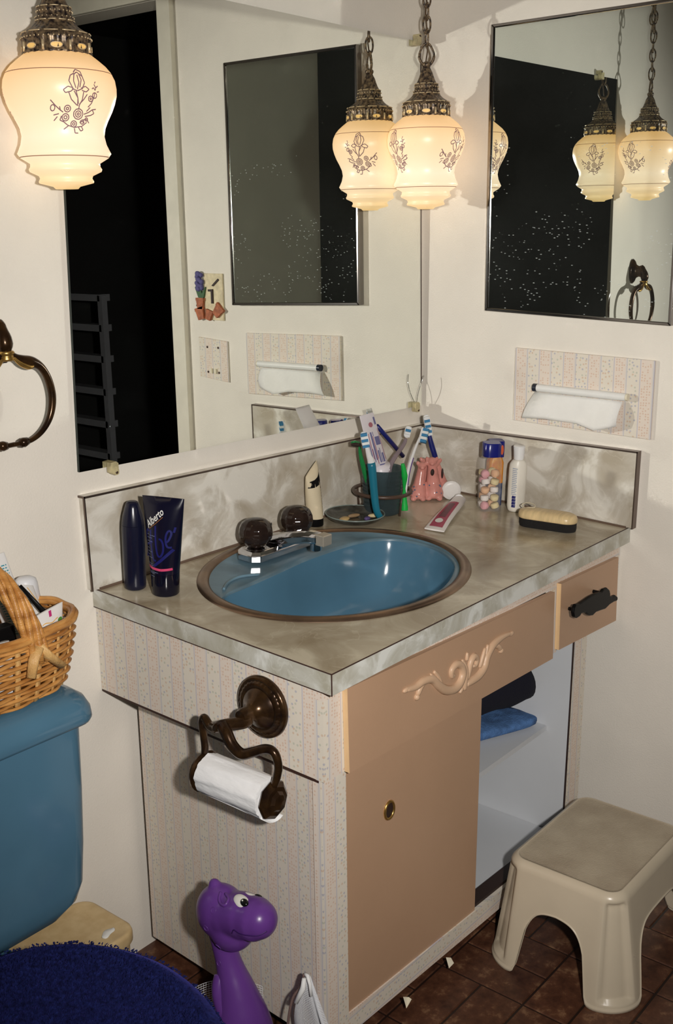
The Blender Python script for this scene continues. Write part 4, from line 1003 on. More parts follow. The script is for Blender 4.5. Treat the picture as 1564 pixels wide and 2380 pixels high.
# soap dish with its slivers
DC = (-.3880, -.0880, TOP(0, -.09))
t = thing('soap_dish', 'round dark green china soap dish behind the sink', 'dish', DC)
m_dish = mat('dark green grey glaze', (.028, .026, .020), .15, vary=.5, vscale=30, second=(.075, .075, .065))
obj('dish_body', lathe([(.044, 0), (.050, .002), (.060, .007), (.0665, .0135), (.0680, .0165), (.0665, .0175), (.0640, .0155), (.056, .0085), (.046, .0050), (.020, .0045), (.002, .0045)], 48, DC, cap0=True, cap1=True), m_dish, t, smooth=True)
obj('dish_rim', tube([(DC[0] + .0672 * math.cos(2 * PI * k / 40), DC[1] + .0672 * math.sin(2 * PI * k / 40), DC[2] + .0172) for k in range(40)], .0014, 6, closed=True), mat('pale green rim', (.22, .27, .25), .2), t, smooth=True)
m_soap = mat('amber soap', (.62, .42, .18), .35, vary=.15)
def sliver(x, y, w, d, a, label, m=None):
    R_ = rot2(a)
    v, f = sphere((0, 0, 0), (w, d, .0045), 16, 8); v = [R_((p[0] + .15 * abs(p[1]), p[1], p[2])) for p in v]
    o = obj('soap_sliver', ([(p[0] + DC[0] + x, p[1] + DC[1] + y, p[2] + DC[2] + .0100) for p in v], f), m or m_soap, None, smooth=True); center_origin(o)
    return tag(o, label, 'soap')
sliver(-.034, .004, .020, .011, .3, 'largest amber soap sliver at the left of the green dish')
sliver(.030, -.030, .013, .007, -.7, 'pale yellow soap sliver at the right of the green dish', mat('pale soap', (.62, .52, .30), .4))
sliver(.002, -.034, .010, .007, .2, 'small violet soap sliver in the middle of the green dish', mat('violet soap', (.10, .07, .20), .4))
sliver(.004, .006, .016, .005, -.4, 'thin brown soap sliver at the back of the green dish', mat('brown soap', (.26, .17, .09), .4))

# ribbed tumbler in a brown ring stand
GC = (-.2900, -.0905, TOP(0, -.0905))
def thin_glass(name, tint, gloss=.12, body=0.0, bcol=(.3, .35, .36)):
    m, nt, b, L = node_mat(name)
    tr = nt.nodes.new('ShaderNodeBsdfTransparent'); tr.inputs[0].default_value = (*tint, 1)
    b.inputs['Base Color'].default_value = (*bcol, 1); b.inputs['Roughness'].default_value = .06
    fr = nt.nodes.new('ShaderNodeLayerWeight'); fr.inputs[0].default_value = .25
    mx = nt.nodes.new('ShaderNodeMixShader'); L(mth(nt, 'ADD', mth(nt, 'MULTIPLY', fr.outputs['Facing'], gloss), body), mx.inputs[0]); L(tr.outputs[0], mx.inputs[1]); L(b.outputs[0], mx.inputs[2])
    L(mx.outputs[0], nt.nodes['Material Output'].inputs[0]); return m
m_glass = thin_glass('smoky blue grey glass', (.50, .58, .60), .45, .22, (.10, .14, .15))
t = thing('tumbler', 'ribbed smoky blue grey tumbler full of toothbrushes', 'tumbler', GC)
fr_ = lambda r, z, a: r * (1 + (.012 * math.cos(z * 2 * PI / .0105) if .02 < z < .1 else 0))
pr = [(.040, 0), (.043, .002)] + [(.0435 + .0055 * z / .108, z) for z in [.004 + .00175 * i for i in range(58)]] + [(.0492, .1065), (.0480, .1070), (.0470, .105), (.0420, .006), (.001, .005)]
obj('glass', lathe(pr, 40, GC, fn=fr_), m_glass, t, smooth=True)
t = thing('ring_stand', 'brown ring stand standing round the smoky tumbler', 'stand', GC)
m_brownring = mat('brown enamelled ring', (.075, .045, .032), .35)
obj('ring', tube([(GC[0] + .0665 * math.cos(2 * PI * k / 56), GC[1] + .0665 * math.sin(2 * PI * k / 56), GC[2] + .052) for k in range(56)], .0046, 10, closed=True), m_brownring, t, smooth=True)
for a in (.15, 1.75, 4.55):
    obj('leg', tube([(GC[0] + .0655 * math.cos(a), GC[1] + .0655 * math.sin(a), GC[2] + .052), (GC[0] + .060 * math.cos(a), GC[1] + .060 * math.sin(a), GC[2] + .0032)], .0022, 8), m_brownring, t, smooth=True)

m_bristle_w = mat('white bristles', (.78, .80, .80), .8); m_bristle_b = mat('blue bristles', (.05, .22, .42), .8)
m_bw = mat('white brush plastic', (.80, .80, .80), .3); m_teal = mat('teal brush grip', (.01, .16, .24), .35); m_blueb = mat('navy blue brush grip', (.010, .016, .14), .3)
m_green = mat('green brush plastic', (.01, .20, .05), .3); m_green2 = mat('bright green brush plastic', (.01, .40, .06), .35); m_clear = mat('clear mauve plastic', (.42, .34, .38), .15, trans=.5, ior=1.3, vary=.05)
m_purple = mat('purple inlay', (.12, .05, .28), .4)
def brush(label, pts, rads, m_handle, head=None, face=TW_, grip=None, bands='wbwbw', hw=.0065, hl=None, blen=.011, inlay=None, group='toothbrushes in the tumbler'):
    P_ = spline(pts, 6); n = len(P_); rr = []
    for i in range(n):
        x = i / (n - 1) * (len(rads) - 1); k = min(int(x), len(rads) - 2); rr.append(rads[k] * (1 - (x - k)) + rads[k + 1] * (x - k))
    t = thing('toothbrush', label, 'toothbrush', tuple(P_[0]), group)
    hd_ = obj('handle', tube(P_, rr, 10, flat=.7, up=face), m_handle, t, smooth=True)
    if grip is not None:
        i0, i1, mg = grip; a, b = int(i0 * (n - 1)), int(i1 * (n - 1)); obj('grip', tube(P_[a:b + 1], [r * 1.09 + .0003 for r in rr[a:b + 1]], 10, flat=.74, up=face), mg, hd_, smooth=True)
    if inlay is not None:
        off_ = Vector(face) * -.0 + RT * .0022; obj('inlay', tube([p + off_ for p in P_[n // 3:n - 8]], [r * .55 for r in rr[n // 3:n - 8]], 8), inlay, hd_, smooth=True)
    if head:
        a, b = Vector(head[0]), Vector(head[1]); d = (b - a); fc_ = Vector(face); fc_ = (fc_ - d.normalized() * fc_.dot(d.normalized())).normalized(); sd = d.cross(fc_).normalized()
        ov = rrect(d.length, hw * 2, hw * .9, 5)
        obj('head', prism(ov, lambda p: a + d * .5 + d.normalized() * p[0] + sd * p[1] - fc_ * .002, lambda p: a + d * .5 + d.normalized() * p[0] + sd * p[1] + fc_ * .002), m_bw if m_handle in (m_bw, m_clear, m_blueb) else m_handle, t)
        L_ = d.length * .9; nb = len(bands)
        for i, c in enumerate(bands):
            s0 = -L_ / 2 + L_ * i / nb; s1_ = s0 + L_ / nb * .93
            sq = [(s0, -hw * .8), (s1_, -hw * .8), (s1_, hw * .8), (s0, hw * .8)]
            obj('bristle_band', prism(sq, lambda p: a + d * .5 + d.normalized() * p[0] + sd * p[1] + fc_ * .002, lambda p: a + d * .5 + d.normalized() * p[0] * 1.02 + sd * p[1] * 1.08 + fc_ * blen), m_bristle_w if c == 'w' else (m_bristle_b if c == 'b' else m_dkprint), t)
    return t
gz = GC[2] + .008
brush('green toothbrush leaning left out of the tumbler', [(-.309, -.080, gz + .002), (-.322, -.080, .8600), (-.331, -.080, .8900), (-.345, -.078, .9314), (-.3500, -.075, .9600), (-.3511, -.075, .9780)], [.0045, .0055, .0065, .0045, .0035], m_green, head=((-.3530, -.075, .9800), (-.3860, -.082, .9890)), face=Vector((0, -.3, -1)), bands='ddd', blen=.008)
brush('white toothbrush with teal grip at the front of the tumbler', [(-.3580, -.1410, .8155), (-.3690, -.1340, .8430), (-.3770, -.129, .9380), (-.3850, -.127, .9640), (-.3920, -.127, .9830)], [.0060, .0075, .0088, .0060, .0042], m_bw, head=((-.3940, -.127, .9840), (-.4000, -.124, 1.0190)), grip=(.0, .56, m_teal), bands='bwbwb', hw=.0085)
brush('clear mauve toothbrush leaning right in the tumbler', [(-.282, -.082, gz + .002), (-.2620, -.088, .8780), (-.2490, -.088, .9166), (-.1900, -.080, .9500), (-.1790, -.080, .9640)], [.0050, .0055, .0060, .0050, .0038], m_clear, head=((-.1775, -.080, .9660), (-.1676, -.080, .9920)), bands='wwbw', hw=.0075, blen=.009)
brush('white toothbrush with purple inlay at the right of the tumbler', [(-.2391, -.1120, .8130), (-.2500, -.1300, .8550), (-.2340, -.1260, .9000), (-.2022, -.120, .9408), (-.1780, -.120, .9720)], [.0045, .0052, .0060, .0052, .0038], m_bw, head=((-.1800, -.119, .9590), (-.1620, -.118, .9930)), face=(RT * 1.0 + TW_ * .25), bands='bwbwb', hw=.0070, blen=.016, inlay=m_purple)
brush('bright green flat toothbrush at the right foot of the tumbler', [(-.2720, -.1435, .8165), (-.2720, -.1435, .8252), (-.2740, -.1440, .8684), (-.2770, -.1470, .9002), (-.2820, -.1450, .9294)], [.0080, .0085, .0030, .0075, .0040], m_green2)
# dark blue stick
o = obj('blue_stick', tube([(-.2100, -.062, .8700), (-.1784, -.060, .9297), (-.2650, -.060, 1.0055)][1:] and [(-.166, -.062, .9170), (-.2200, -.060, .9660), (-.2660, -.060, 1.0060)], [.0052, .0054, .0050], 12), m_blueb, None, smooth=True)
center_origin(o); tag(o, 'plain navy blue stick leaning left over the tumbler', 'stick')
# toothpaste tube upside down in the tumbler
tp = thing('toothpaste_tube', 'white and violet printed toothpaste tube leaning in the tumbler', 'toothpaste', (-.29, -.09, .83))
q0 = [Vector((-.3230, -.0880, .9230)), Vector((-.2620, -.0880, .9200)), Vector((-.3346, -.1010, 1.0513)), Vector((-.3846, -.1010, 1.0494))]
def tpat(u, v, e=0.0):  # u 0..1 across, v 0..1 up
    a = q0[0].lerp(q0[1], u); b = q0[3].lerp(q0[2], u); th_ = .011 * (1 - .82 * v) * math.sqrt(max(0, 1 - (2 * u - 1) ** 2 * .92)) if False else .011 * (1 - .80 * v) * math.sqrt(max(0.0, 1 - (2 * u - 1) ** 2))
    return a.lerp(b, v) + TW_ * (th_ + e)
def tpb(u, v): a = q0[0].lerp(q0[1], u); b = q0[3].lerp(q0[2], u); return a.lerp(b, v) - TW_ * (.011 * (1 - .80 * v) * math.sqrt(max(0.0, 1 - (2 * u - 1) ** 2)))
rings = []
for j in range(8):
    v_ = j / 7; us = [.5 - .5 * math.cos(PI * i / 12) for i in range(13)]
    rings.append([tpat(u, v_) for u in us] + [tpb(u, v_) for u in us[::-1][1:-1]])
m_tpw = mat('toothpaste tube white', (.76, .72, .76), .35)
tb = obj('tube_body', loft(rings), m_tpw, tp, smooth=True, auto=1.0)
obj('tube_neck', tube([q0[0].lerp(q0[1], .5) + Vector((0, 0, -.002)), Vector((-.276, -.080, .880)), Vector((-.272, -.078, .850))], [.024, .013, .012], 14), m_tpw, tp, smooth=True)
m_vio = mat('violet blue print', (.16, .16, .34), .5); m_rose = mat('rose print', (.42, .14, .18), .5)
def tq(u0, u1, v0, v1, sh=0.0): n_ = 5; return loft([[tpat(u0 + (u1 - u0) * i / n_, v0, .0005) for i in range(n_ + 1)], [tpat(u0 + sh + (u1 - u0) * i / n_, v1, .0005) for i in range(n_ + 1)]], False, False, closed=False)
mv = MB()
mv.add(tq(.62, .92, .40, .56)); mv.add(tq(.40, .50, .12, .66)); mv.add(tq(.16, .22, .10, .62)); mv.add(tq(.30, .34, .08, .34)); mv.add(tq(.60, .68, .06, .30)); mv.add(tq(.80, .90, .06, .24)); mv.add(tq(.86, .98, .78, .92)); mv.add(tq(.56, .60, .58, .66)); mv.add(tq(.72, .76, .06, .34)); mv.add(tq(.50, .90, .005, .03))
obj('violet_print', mv.out(), m_vio, tb)
mv = MB(); mv.add(tq(.26, .30, .14, .64)); mv.add(tq(.52, .56, .14, .58)); mv.add(tq(.94, .97, .10, .70)); mv.add(tq(.46, .50, .04, .22))
v = [tpat(.60 + .14 * math.cos(2 * PI * k / 18), .795 + .048 * math.sin(2 * PI * k / 18), .0007) for k in range(18)]; mv.add((v, [tuple(range(18))]))
obj('rose_print', mv.out(), m_rose, tb)

# pink pottery brush holder: three little long-necked figures leaning together
PB = (-.1150, -.0950, TOP(0, -.095))
t = thing('pottery_holder', 'pink spotted pottery holder shaped as three animals leaning together', 'figurine', PB)
m_pinkc = mat('pink glazed pottery', (.62, .26, .22), .15, vary=.12, vscale=40)
def figure(dx, dy, top, lean, h, s=1.0):
    mb = MB()
    b = Vector((PB[0] + dx, PB[1] + dy, PB[2]))
    sp_ = spline([b + Vector((0, 0, .006)), b + Vector((lean[0] * .15, lean[1] * .15, h * .25)), b + Vector((lean[0] * .55, lean[1] * .55, h * .62)), b + Vector((lean[0], lean[1], h))], 5)
    n = len(sp_); rr = [s * (.020 + .004 * math.sin(PI * min(1, i / (n * .5))) - .0115 * max(0, (i / (n - 1) - .25) / .75)) for i in range(n)]
    mb.add(tube(sp_, rr, 14))
    tp_ = b + Vector((lean[0], lean[1], h))
    mb.add(sphere(tuple(tp_ + Vector((0, 0, .000))), (.0115 * s, .0115 * s, .0100 * s), 14, 9))
    for sg in (-1, 1): mb.add(sphere(tuple(tp_ + RT * sg * .011 * s + Vector((0, 0, .006))), (.0048, .0048, .0058), 8, 6))
    mb.add(sphere(tuple(tp_ + TW_ * .010 + Vector((0, 0, -.003))), (.0065, .0065, .005), 10, 6))
    for sg in (-1, 1): mb.add(sphere(tuple(b + RT * sg * .012 * s + TW_ * .016 * s + Vector((0, 0, .0065))), (.0082, .0082, .0065), 10, 7))
    mb.add(sphere(tuple(b + Vector((0, 0, .012))), (.019 * s, .019 * s, .012), 14, 8))
    return mb
bm_v = MB()
for a in ((-.030, .004, 0, (.010, -.002), .084, .95), (.002, -.020, 0, (-.004, .006), .094, 1.1), (.034, -.026, 0, (-.020, .012), .088, 1.05), (.010, .014, 0, (-.006, -.004), .088, .9)): m_ = figure(*a); bm_v.add(m_.out())
po_ = obj('figures', bm_v.out(), m_pinkc, t, smooth=True)
rm = po_.modifiers.new('remesh', 'REMESH'); rm.mode = 'VOXEL'; rm.voxel_size = .0014; rm.use_smooth_shade = True
sm_ = po_.modifiers.new('smooth', 'SMOOTH'); sm_.iterations = 6; sm_.factor = .6
random.seed(4); m_dot = mat('slate blue glaze dots', (.10, .16, .26), .3); mbd = MB()
for fx, fy in ((-.030, .004), (.002, -.020), (.034, -.026)):
    for i in range(6):
        h = random.uniform(.012, .046); a = random.uniform(-.9, .9); d = (TW_ * math.cos(a) + RT * math.sin(a)); c = Vector((PB[0] + fx, PB[1] + fy, PB[2] + h)) + d * (.0242 if fx else .022)
        mbd.add(sphere(tuple(c), .0020, 6, 4))
o = obj('glaze_dots', mbd.out(), m_dot, t, smooth=True); o['kind'] = 'stuff'
mb = MB(); mb.add(sphere((PB[0] - .012, PB[1] - .024, PB[2] + .070), (.0060, .0040, .0085), 10, 7)); mb.add(sphere((PB[0] + .016, PB[1] - .034, PB[2] + .064), (.0030, .0030, .0130), 10, 7))
o = obj('hollow', mb.out(), m_dkprint, t, smooth=True); o['kind'] = 'stuff'
brush('blue and white toothbrush standing in the pink pottery holder', [(-.0848, -.1080, .8840), (-.0900, -.1030, .9100), (-.0960, -.0980, .9350), (-.0985, -.0950, .9500), (-.1000, -.0930, .9640)], [.0050, .0068, .0070, .0062, .0045], m_blueb, head=((-.0990, -.0930, .9620), (-.1110, -.0900, 1.0130)), bands='wbwbwbw', hw=.0078, group='toothbrushes in the pottery')

# floss case standing on its edge, red toothpaste tube
c = Vector((-.0870, -.1500, TOP(0, -.15) + .0240))
def disc(r, w0): return [tuple(c + TW_ * w0 + RT * r * math.cos(2 * PI * k / 40) + Vector((0, 0, 1)) * r * math.sin(2 * PI * k / 40)) for k in range(40)]
o = obj('floss_case', loft([disc(.0215, -.0065), disc(.0235, -.0050), disc(.0238, .0040), disc(.0228, .0062), disc(.0140, .0066)]), mat('soft white plastic', (.80, .77, .74), .35), None, smooth=True)
center_origin(o); tag(o, 'round white case standing on edge beside the pink pottery', 'floss case')
rt = thing('red_toothpaste_tube', 'flattened crimson and white toothpaste tube lying on the worktop', 'toothpaste', (-.22, -.24, TOP(0, -.24)))
e0, e1 = Vector((-.3420, -.2480, 0)), Vector((-.3330, -.2960, 0)); n0, n1 = Vector((-.1180, -.1740, 0)), Vector((-.1000, -.2010, 0))
def rta(u, v, e=0, sgn=1):
    a = e0.lerp(e1, u); b = n0.lerp(n1, u); p = a.lerp(b, v); wob = .004 * math.sin(v * 5) ; thk = (.0012 + .0095 * v ** .8) * math.sqrt(max(0, 1 - (2 * u - 1) ** 2)) + .0006
    zc = .004 + .0085 * v + wob * .6
    return (p.x, p.y, TOP(0, p.y) + max(.0006, zc + sgn * (thk + e)))
rings = []
for j in range(10):
    v_ = j / 9; us = [.5 - .5 * math.cos(PI * i / 12) for i in range(13)]
    rings.append([rta(u, v_) for u in us] + [rta(u, v_, 0, -1) for u in us[::-1][1:-1]])
m_rw = mat('tube white', (.78, .74, .72), .35)
rb = obj('tube_body', loft(rings), m_rw, rt, smooth=True, auto=1.0)
def rq(u0, u1, v0, v1, e=.0005): return loft([[rta(u0 + (u1 - u0) * i / 4, v0 + (v1 - v0) * j / 6, e) for i in range(5)] for j in range(7)], False, False, closed=False)
obj('crimson_print', rq(.16, .82, .06, .80), mat('crimson print', (.36, .015, .07), .35), rb)
obj('dark_print', rq(.30, .66, .30, .74, .0008), mat('wine print', (.12, .008, .03), .35), rb)
v = [rta(.47 + .2 * math.cos(2 * PI * k / 16), .20 + .055 * math.sin(2 * PI * k / 16), .0010) for k in range(16)]
obj('white_mark', (v, [tuple(range(16))]), m_white_print, rb)
obj('cap', tube([(-.1100, -.1880, TOP(0, -.188) + .0125), (-.0960, -.1775, TOP(0, -.1775) + .0125)], [.0118, .0100], 16), m_bw, rt, smooth=True, auto=.7)

# sweet jar, orange and blue bottle, white bottle
def sq_ring(c, w, d, r, z, a=0.0, n=5):
    R_ = rot2(a); return [(c[0] + q[0], c[1] + q[1], c[2] + z) for q in [R_((x, y, 0)) for x, y in rrect(w, d, r, n)]]
JA = math.atan2(RT.y, RT.x) + .12
JC = (-.1000, -.2640, TOP(0, -.264))
t = thing('sweet_jar', 'clear jar with blue lid holding pastel sweets', 'jar', JC)
m_clearj = thin_glass('clear jar plastic', (.97, .97, .97), .30, .07, (.8, .78, .76))
jw = .048
obj('jar_body', loft([sq_ring(JC, jw * .9, jw * .9, .010, 0, JA), sq_ring(JC, jw, jw, .012, .004, JA), sq_ring(JC, jw, jw, .012, .112, JA), sq_ring(JC, jw * .93, jw * .93, .012, .124, JA), sq_ring(JC, jw * .82, jw * .82, .014, .130, JA)]), m_clearj, t, smooth=True, auto=.9)
m_lid = mat('royal blue lid', (.008, .012, .16), .25)
obj('jar_lid', loft([sq_ring(JC, jw * .86, jw * .86, .014, .1305, JA), sq_ring(JC, jw * .86, jw * .86, .014, .160, JA), sq_ring(JC, jw * .80, jw * .80, .014, .1625, JA)]), m_lid, t, smooth=True, auto=.7)
mat_sw = [mat('white sweet', (.80, .74, .70), .7), mat('orange sweet', (.78, .46, .26), .7), mat('pink sweet', (.74, .36, .40), .7), mat('yellow sweet', (.74, .62, .34), .7)]
swm = []
for m_ in mat_sw:
    v, f = lathe([(.0084, -.0060), (.0098, -.0042), (.0098, .0042), (.0084, .0060)], 16); me = bpy.data.meshes.new('sweet'); me.from_pydata(v, [], f); me.materials.append(m_); me.polygons.foreach_set('use_smooth', [True] * len(me.polygons)); swm.append(me)
random.seed(21); cols = [2, 3, 0, 1, 0, 3, 1, 0, 1, 0, 0, 1, 0, 3, 2, 0, 2, 1, 3, 3, 1, 3, 0, 3]
R_ = rot2(JA); k = 0; names_ = ['white', 'orange', 'pink', 'yellow']
for lay in range(5):
    for (gx, gy) in ((-.0112, -.0112), (.0112, -.0112), (-.0112, .0112), (.0112, .0112)):
        c_ = cols[k % len(cols)]; p = R_((gx + random.uniform(-.0012, .0012), gy + random.uniform(-.0012, .0012), 0))
        o = bpy.data.objects.new('sweet', swm[c_]); COL.objects.link(o); o.location = (JC[0] + p[0], JC[1] + p[1], JC[2] + .0125 + lay * .0192 + random.uniform(-.0005, .0005))
        o.rotation_euler = (PI / 2 * random.choice((0, 1)) + random.uniform(-.3, .3), random.uniform(-.2, .2), random.uniform(0, 3))
        tag(o, names_[c_] + ' round sweet in the ' + ('lowest', 'second', 'middle', 'fourth', 'topmost')[lay] + ' layer inside the clear jar', 'sweet', 'pastel sweets in the clear jar'); k += 1
OC = (-.0490, -.2450, TOP(0, -.245))
t = thing('orange_label_bottle', 'bottle with orange and blue label between the sweet jar and white bottle', 'bottle', OC)
ow = .036
m_olab = mat('orange label', (.62, .14, .02), .4, vary=.2, second=(.80, .38, .03), vscale=70); m_nlab = mat('dark blue label', (.02, .03, .10), .4, vary=.4, vscale=60, second=(.10, .14, .24))
obj('bottle_body', loft([sq_ring(OC, ow, ow, .008, 0, JA), sq_ring(OC, ow, ow, .008, .055, JA)]), m_nlab, t, smooth=True, auto=.9)
obj('orange_part', loft([sq_ring(OC, ow, ow, .008, .0552, JA), sq_ring(OC, ow, ow, .008, .105, JA), sq_ring(OC, ow * .8, ow * .8, .010, .118, JA)]), m_olab, t, smooth=True, auto=.9)
obj('bottle_cap', loft([sq_ring(OC, ow * 1.0, ow * 1.0, .008, .1185, JA), sq_ring(OC, ow * 1.0, ow * 1.0, .008, .155, JA), sq_ring(OC, ow * .95, ow * .95, .008, .157, JA)]), m_lid, t, smooth=True, auto=.7)
cpp = Vector(OC) + RT * .0125 + TW_ * .0185
v = [tuple(cpp + RT * (.0035 * math.cos(2 * PI * k / 16)) + Vector((0, 0, .137 + .012 * math.sin(2 * PI * k / 16))) + RT * .0) for k in range(16)]
obj('red_mark', (v, [tuple(range(16))]), mat('red orange mark', (.55, .08, .01), .4), t)
WC = (-.0700, -.3200, TOP(0, -.32))
t = thing('lotion_bottle', 'white oval lotion bottle with grey vertical print', 'bottle', WC)
def ovr(a, b, z, n=40): return [tuple(Vector(WC) + RT * a * math.cos(2 * PI * k / n) + TW_ * b * math.sin(2 * PI * k / n) + Vector((0, 0, z))) for k in range(n)]
wb_ = obj('bottle_body', loft([ovr(.014, .010, 0), ovr(.0185, .0135, .004), ovr(.0210, .0150, .014), ovr(.0215, .0155, .060), ovr(.0210, .0150, .105), ovr(.0195, .0140, .116), ovr(.0150, .0120, .123), ovr(.0110, .0110, .126)]), mat('ivory plastic', (.74, .70, .62), .35), t, smooth=True)
obj('bottle_cap', loft([ovr(.0115, .0115, .1262), ovr(.0125, .0125, .140), ovr(.0138, .0138, .157), ovr(.0120, .0120, .1585)]), m_bw, t, smooth=True, auto=.7)
def wat(u, z, e=.0004): a, b_ = .0214, .0154; q_ = max(-.98, min(.98, u / a)); return Vector(WC) + RT * u + TW_ * (b_ * math.sqrt(1 - q_ * q_) + e) + Vector((0, 0, z))
ms = MB(); random.seed(8)
for i in range(15):
    z = .045 + i * .0044; ms.add(ribbon(wat, [(-.0145, z), (-.0030 - random.uniform(0, .002), z - .0012)], .0020, .0005))
o = obj('vertical_print', ms.out(), mat('grey blue print', (.30, .34, .42), .5), wb_); o['kind'] = 'stuff'
ms = MB()
for i in range(4): ms.add(ribbon(wat, [(-.0125, .0165 + i * .0072), (-.0040, .0155 + i * .0072)], .0066, .0006))
obj('blue_block', ms.out(), m_navy_print, wb_)

# nail brush
NB0 = Vector((-.1530, -.3840, 0)); NB1 = Vector((-.1260, -.5030, 0)); mid = (NB0 + NB1) / 2; dv = (NB1 - NB0).normalized(); sv = Vector((-dv.y, dv.x, 0)); NL = .134; NZ = TOP(0, mid.y) + .003
t = thing('shoe_brush', 'wooden backed brush with dense black bristles', 'brush', (mid.x, mid.y, NZ - .003))
def br(s, w, z): return [tuple(mid + dv * x * s + sv * y * w / .052 + Vector((0, 0, NZ + z + .04 * (dv.y * x * s)))) for x, y in rrect(NL, .052, .0255, 8)]
obj('bristles', loft([br(.955, .046, -.0022), br(.975, .049, .004), br(.975, .049, .017)]), mat('black bristles', (.008, .007, .007), .8, bump=1.0, bscale=900), t, smooth=True, auto=.9)
m_wood = mat('pale varnished wood', (.66, .50, .27), .3, vary=.12, vscale=25, stretch=(1, 6, 1))
wo = obj('wooden_back', loft([br(.985, .050, .0172), br(1.0, .052, .019), br(1.0, .052, .026), br(.965, .046, .0325), br(.85, .036, .0360), br(.5, .020, .0375), br(.1, .004, .0378)]), m_wood, t, smooth=True, auto=1.2)
mb = MB()
for (x0, y0, x1, y1) in ((-.048, .006, -.036, .010), (-.030, -.002, -.016, -.004), (-.010, .004, -.002, .001), (.004, -.003, .012, .004), (.014, .006, .022, .002)):
    a = mid + dv * x0 + sv * y0; b = mid + dv * x1 + sv * y1; mb.add(tube([a + Vector((0, 0, NZ + .0358 + .04 * dv.y * x0)), b + Vector((0, 0, NZ + .0362 + .04 * dv.y * x1))], .0016, 6))
o = obj('stamped_marks', mb.out(), m_dkprint, wo, smooth=True); o['kind'] = 'stuff'
lp_ = [mid + dv * x + sv * y + Vector((0, 0, NZ + z)) for x, y, z in ((-.058, .014, .034), (-.066, .020, .040), (-.052, .022, .045), (-.036, .016, .043), (-.034, .008, .039), (-.050, .006, .038))]
obj('cord_loop', tube(spline(lp_ + [lp_[0]], 5), .0013, 6), mat('clear cord', (.62, .55, .40), .3), t, smooth=True)

# ------------------------------------------------------------ towels on the cabinet shelf
def towel(name, label, x0, x1, y0, y1, z0, z1, m, seed, rx=.5, sh=.0):
    t = None; rings = []; n = 36; cy_, cz = (y0 + y1) / 2, (z0 + z1) / 2
    N_ = 22
    for i in range(N_):
        s = i / (N_ - 1); e = (max(0, 1 - abs(2 * s - 1) ** 9)) ** .5 * .40 + .60; x = x0 + (x1 - x0) * s
        ring = []
        for k in range(n):
            a = 2 * PI * k / n; c, sn = math.cos(a), math.sin(a)
            yy = cy_ + (y1 - y0) / 2 * e * math.copysign(abs(c) ** rx, c); zz = cz + (z1 - z0) / 2 * (e if sn > 0 else 1) * math.copysign(abs(sn) ** rx, sn)
            yy -= (x - x1) * sh
            w = noise.noise(Vector((x * 14, yy * 14, zz * 14 + seed))) * .012
            if zz < z0 + .01: w = 0
            ring.append((x + w * .4, yy - abs(w) * .6, max(z0, zz + w)))
        rings.append(ring)
    o = obj(name, loft(rings), m, None, smooth=True); center_origin(o); tag(o, label, 'towel'); return o
m_black_t = mat('black terry', (.004, .004, .012), .95, bump=.8, bscale=350); m_blue_t = mat('light blue terry', (.07, .16, .36), .95, vary=.25, vscale=60, bump=1.0, bscale=300)
towel('folded_towel', 'light blue towel folded on the cabinet shelf under the black towel', -.60, -.1985, -.492, -.30, .3455, .373, m_blue_t, 2.0, .5, .42)
towel('folded_towel', 'black towel rolled on top of the light blue towel', -.60, -.200, -.486, -.28, .386, .515, m_black_t, 7.0, .9, .36)

# ------------------------------------------------------------ wicker basket and what is in it
BC = (-1.3960, -.1180); BZ = .7380; BH = .108
bk = thing('wicker_basket', 'honey coloured wicker basket with arched handle on the toilet tank', 'basket', (BC[0], BC[1], BZ))
m_wick = mat('honey wicker', (.36, .14, .030), .35, vary=.4, vscale=18, second=(.66, .33, .095), bump=.6, bscale=120, stretch=(1, 1, 4))
m_wick2 = mat('pale wicker stake', (.60, .34, .12), .35, vary=.3, vscale=30, second=(.74, .46, .18), bump=.6, bscale=160, stretch=(5, 5, 1))
NR = 26
def bo(a, h, o=0.0):     # outline at angle a, height fraction h
    fl_ = .90 + .10 * math.sin(h * PI * .5); A_ = .166 * fl_ + .008 * h; B_ = .096 * fl_ + .002 * h; k = (abs(math.cos(a)) ** 2.6 + abs(math.sin(a)) ** 2.6) ** (-1 / 2.6)
    return Vector((BC[0] + (A_ * k + o) * math.cos(a), BC[1] + (B_ * k + o) * math.sin(a), BZ + .002 + BH * h))
for r_ in range(15):
    h = .02 + r_ * .0640; pts = []; n = NR * 6
    thin = r_ % 4 in (0, 1)
    for k in range(n):
        a = 2 * PI * k / n; ph = math.cos(NR / 2 * a + (PI if r_ % 2 else 0))
        hh = h + .006 * math.sin(3 * a + r_) + .012 * noise.noise(Vector((math.cos(a) * 2, math.sin(a) * 2, r_)))
        pts.append(bo(a, hh, .0032 * ph))
    obj('weaver', tube(pts, .0033 if thin else .0042, 6, closed=True, flat=.62, up=(0, 0, 0.001) if False else None), m_wick, bk, smooth=True)
for k in range(NR):
    a = 2 * PI * (k + .0) / NR; w = .0062
    path = [bo(a, h, 0) for h in (0, .15, .3, .45, .6, .75, .9, 1.0)]
    n_ = Vector((math.cos(a), math.sin(a), 0)); rings = []
    tx = Vector((-math.sin(a), math.cos(a), 0))
    for p in path: rings.append([p + tx * w - n_ * .0012, p + tx * w * .6 + n_ * .0014, p - tx * w * .6 + n_ * .0014, p - tx * w - n_ * .0012])
    obj('stake', loft(rings), m_wick2, bk, smooth=True)
obj('floor_weave', ([tuple(bo(2 * PI * k / 40, .01, -.004)) for k in range(40)], [tuple(range(40))]), m_wick, bk)
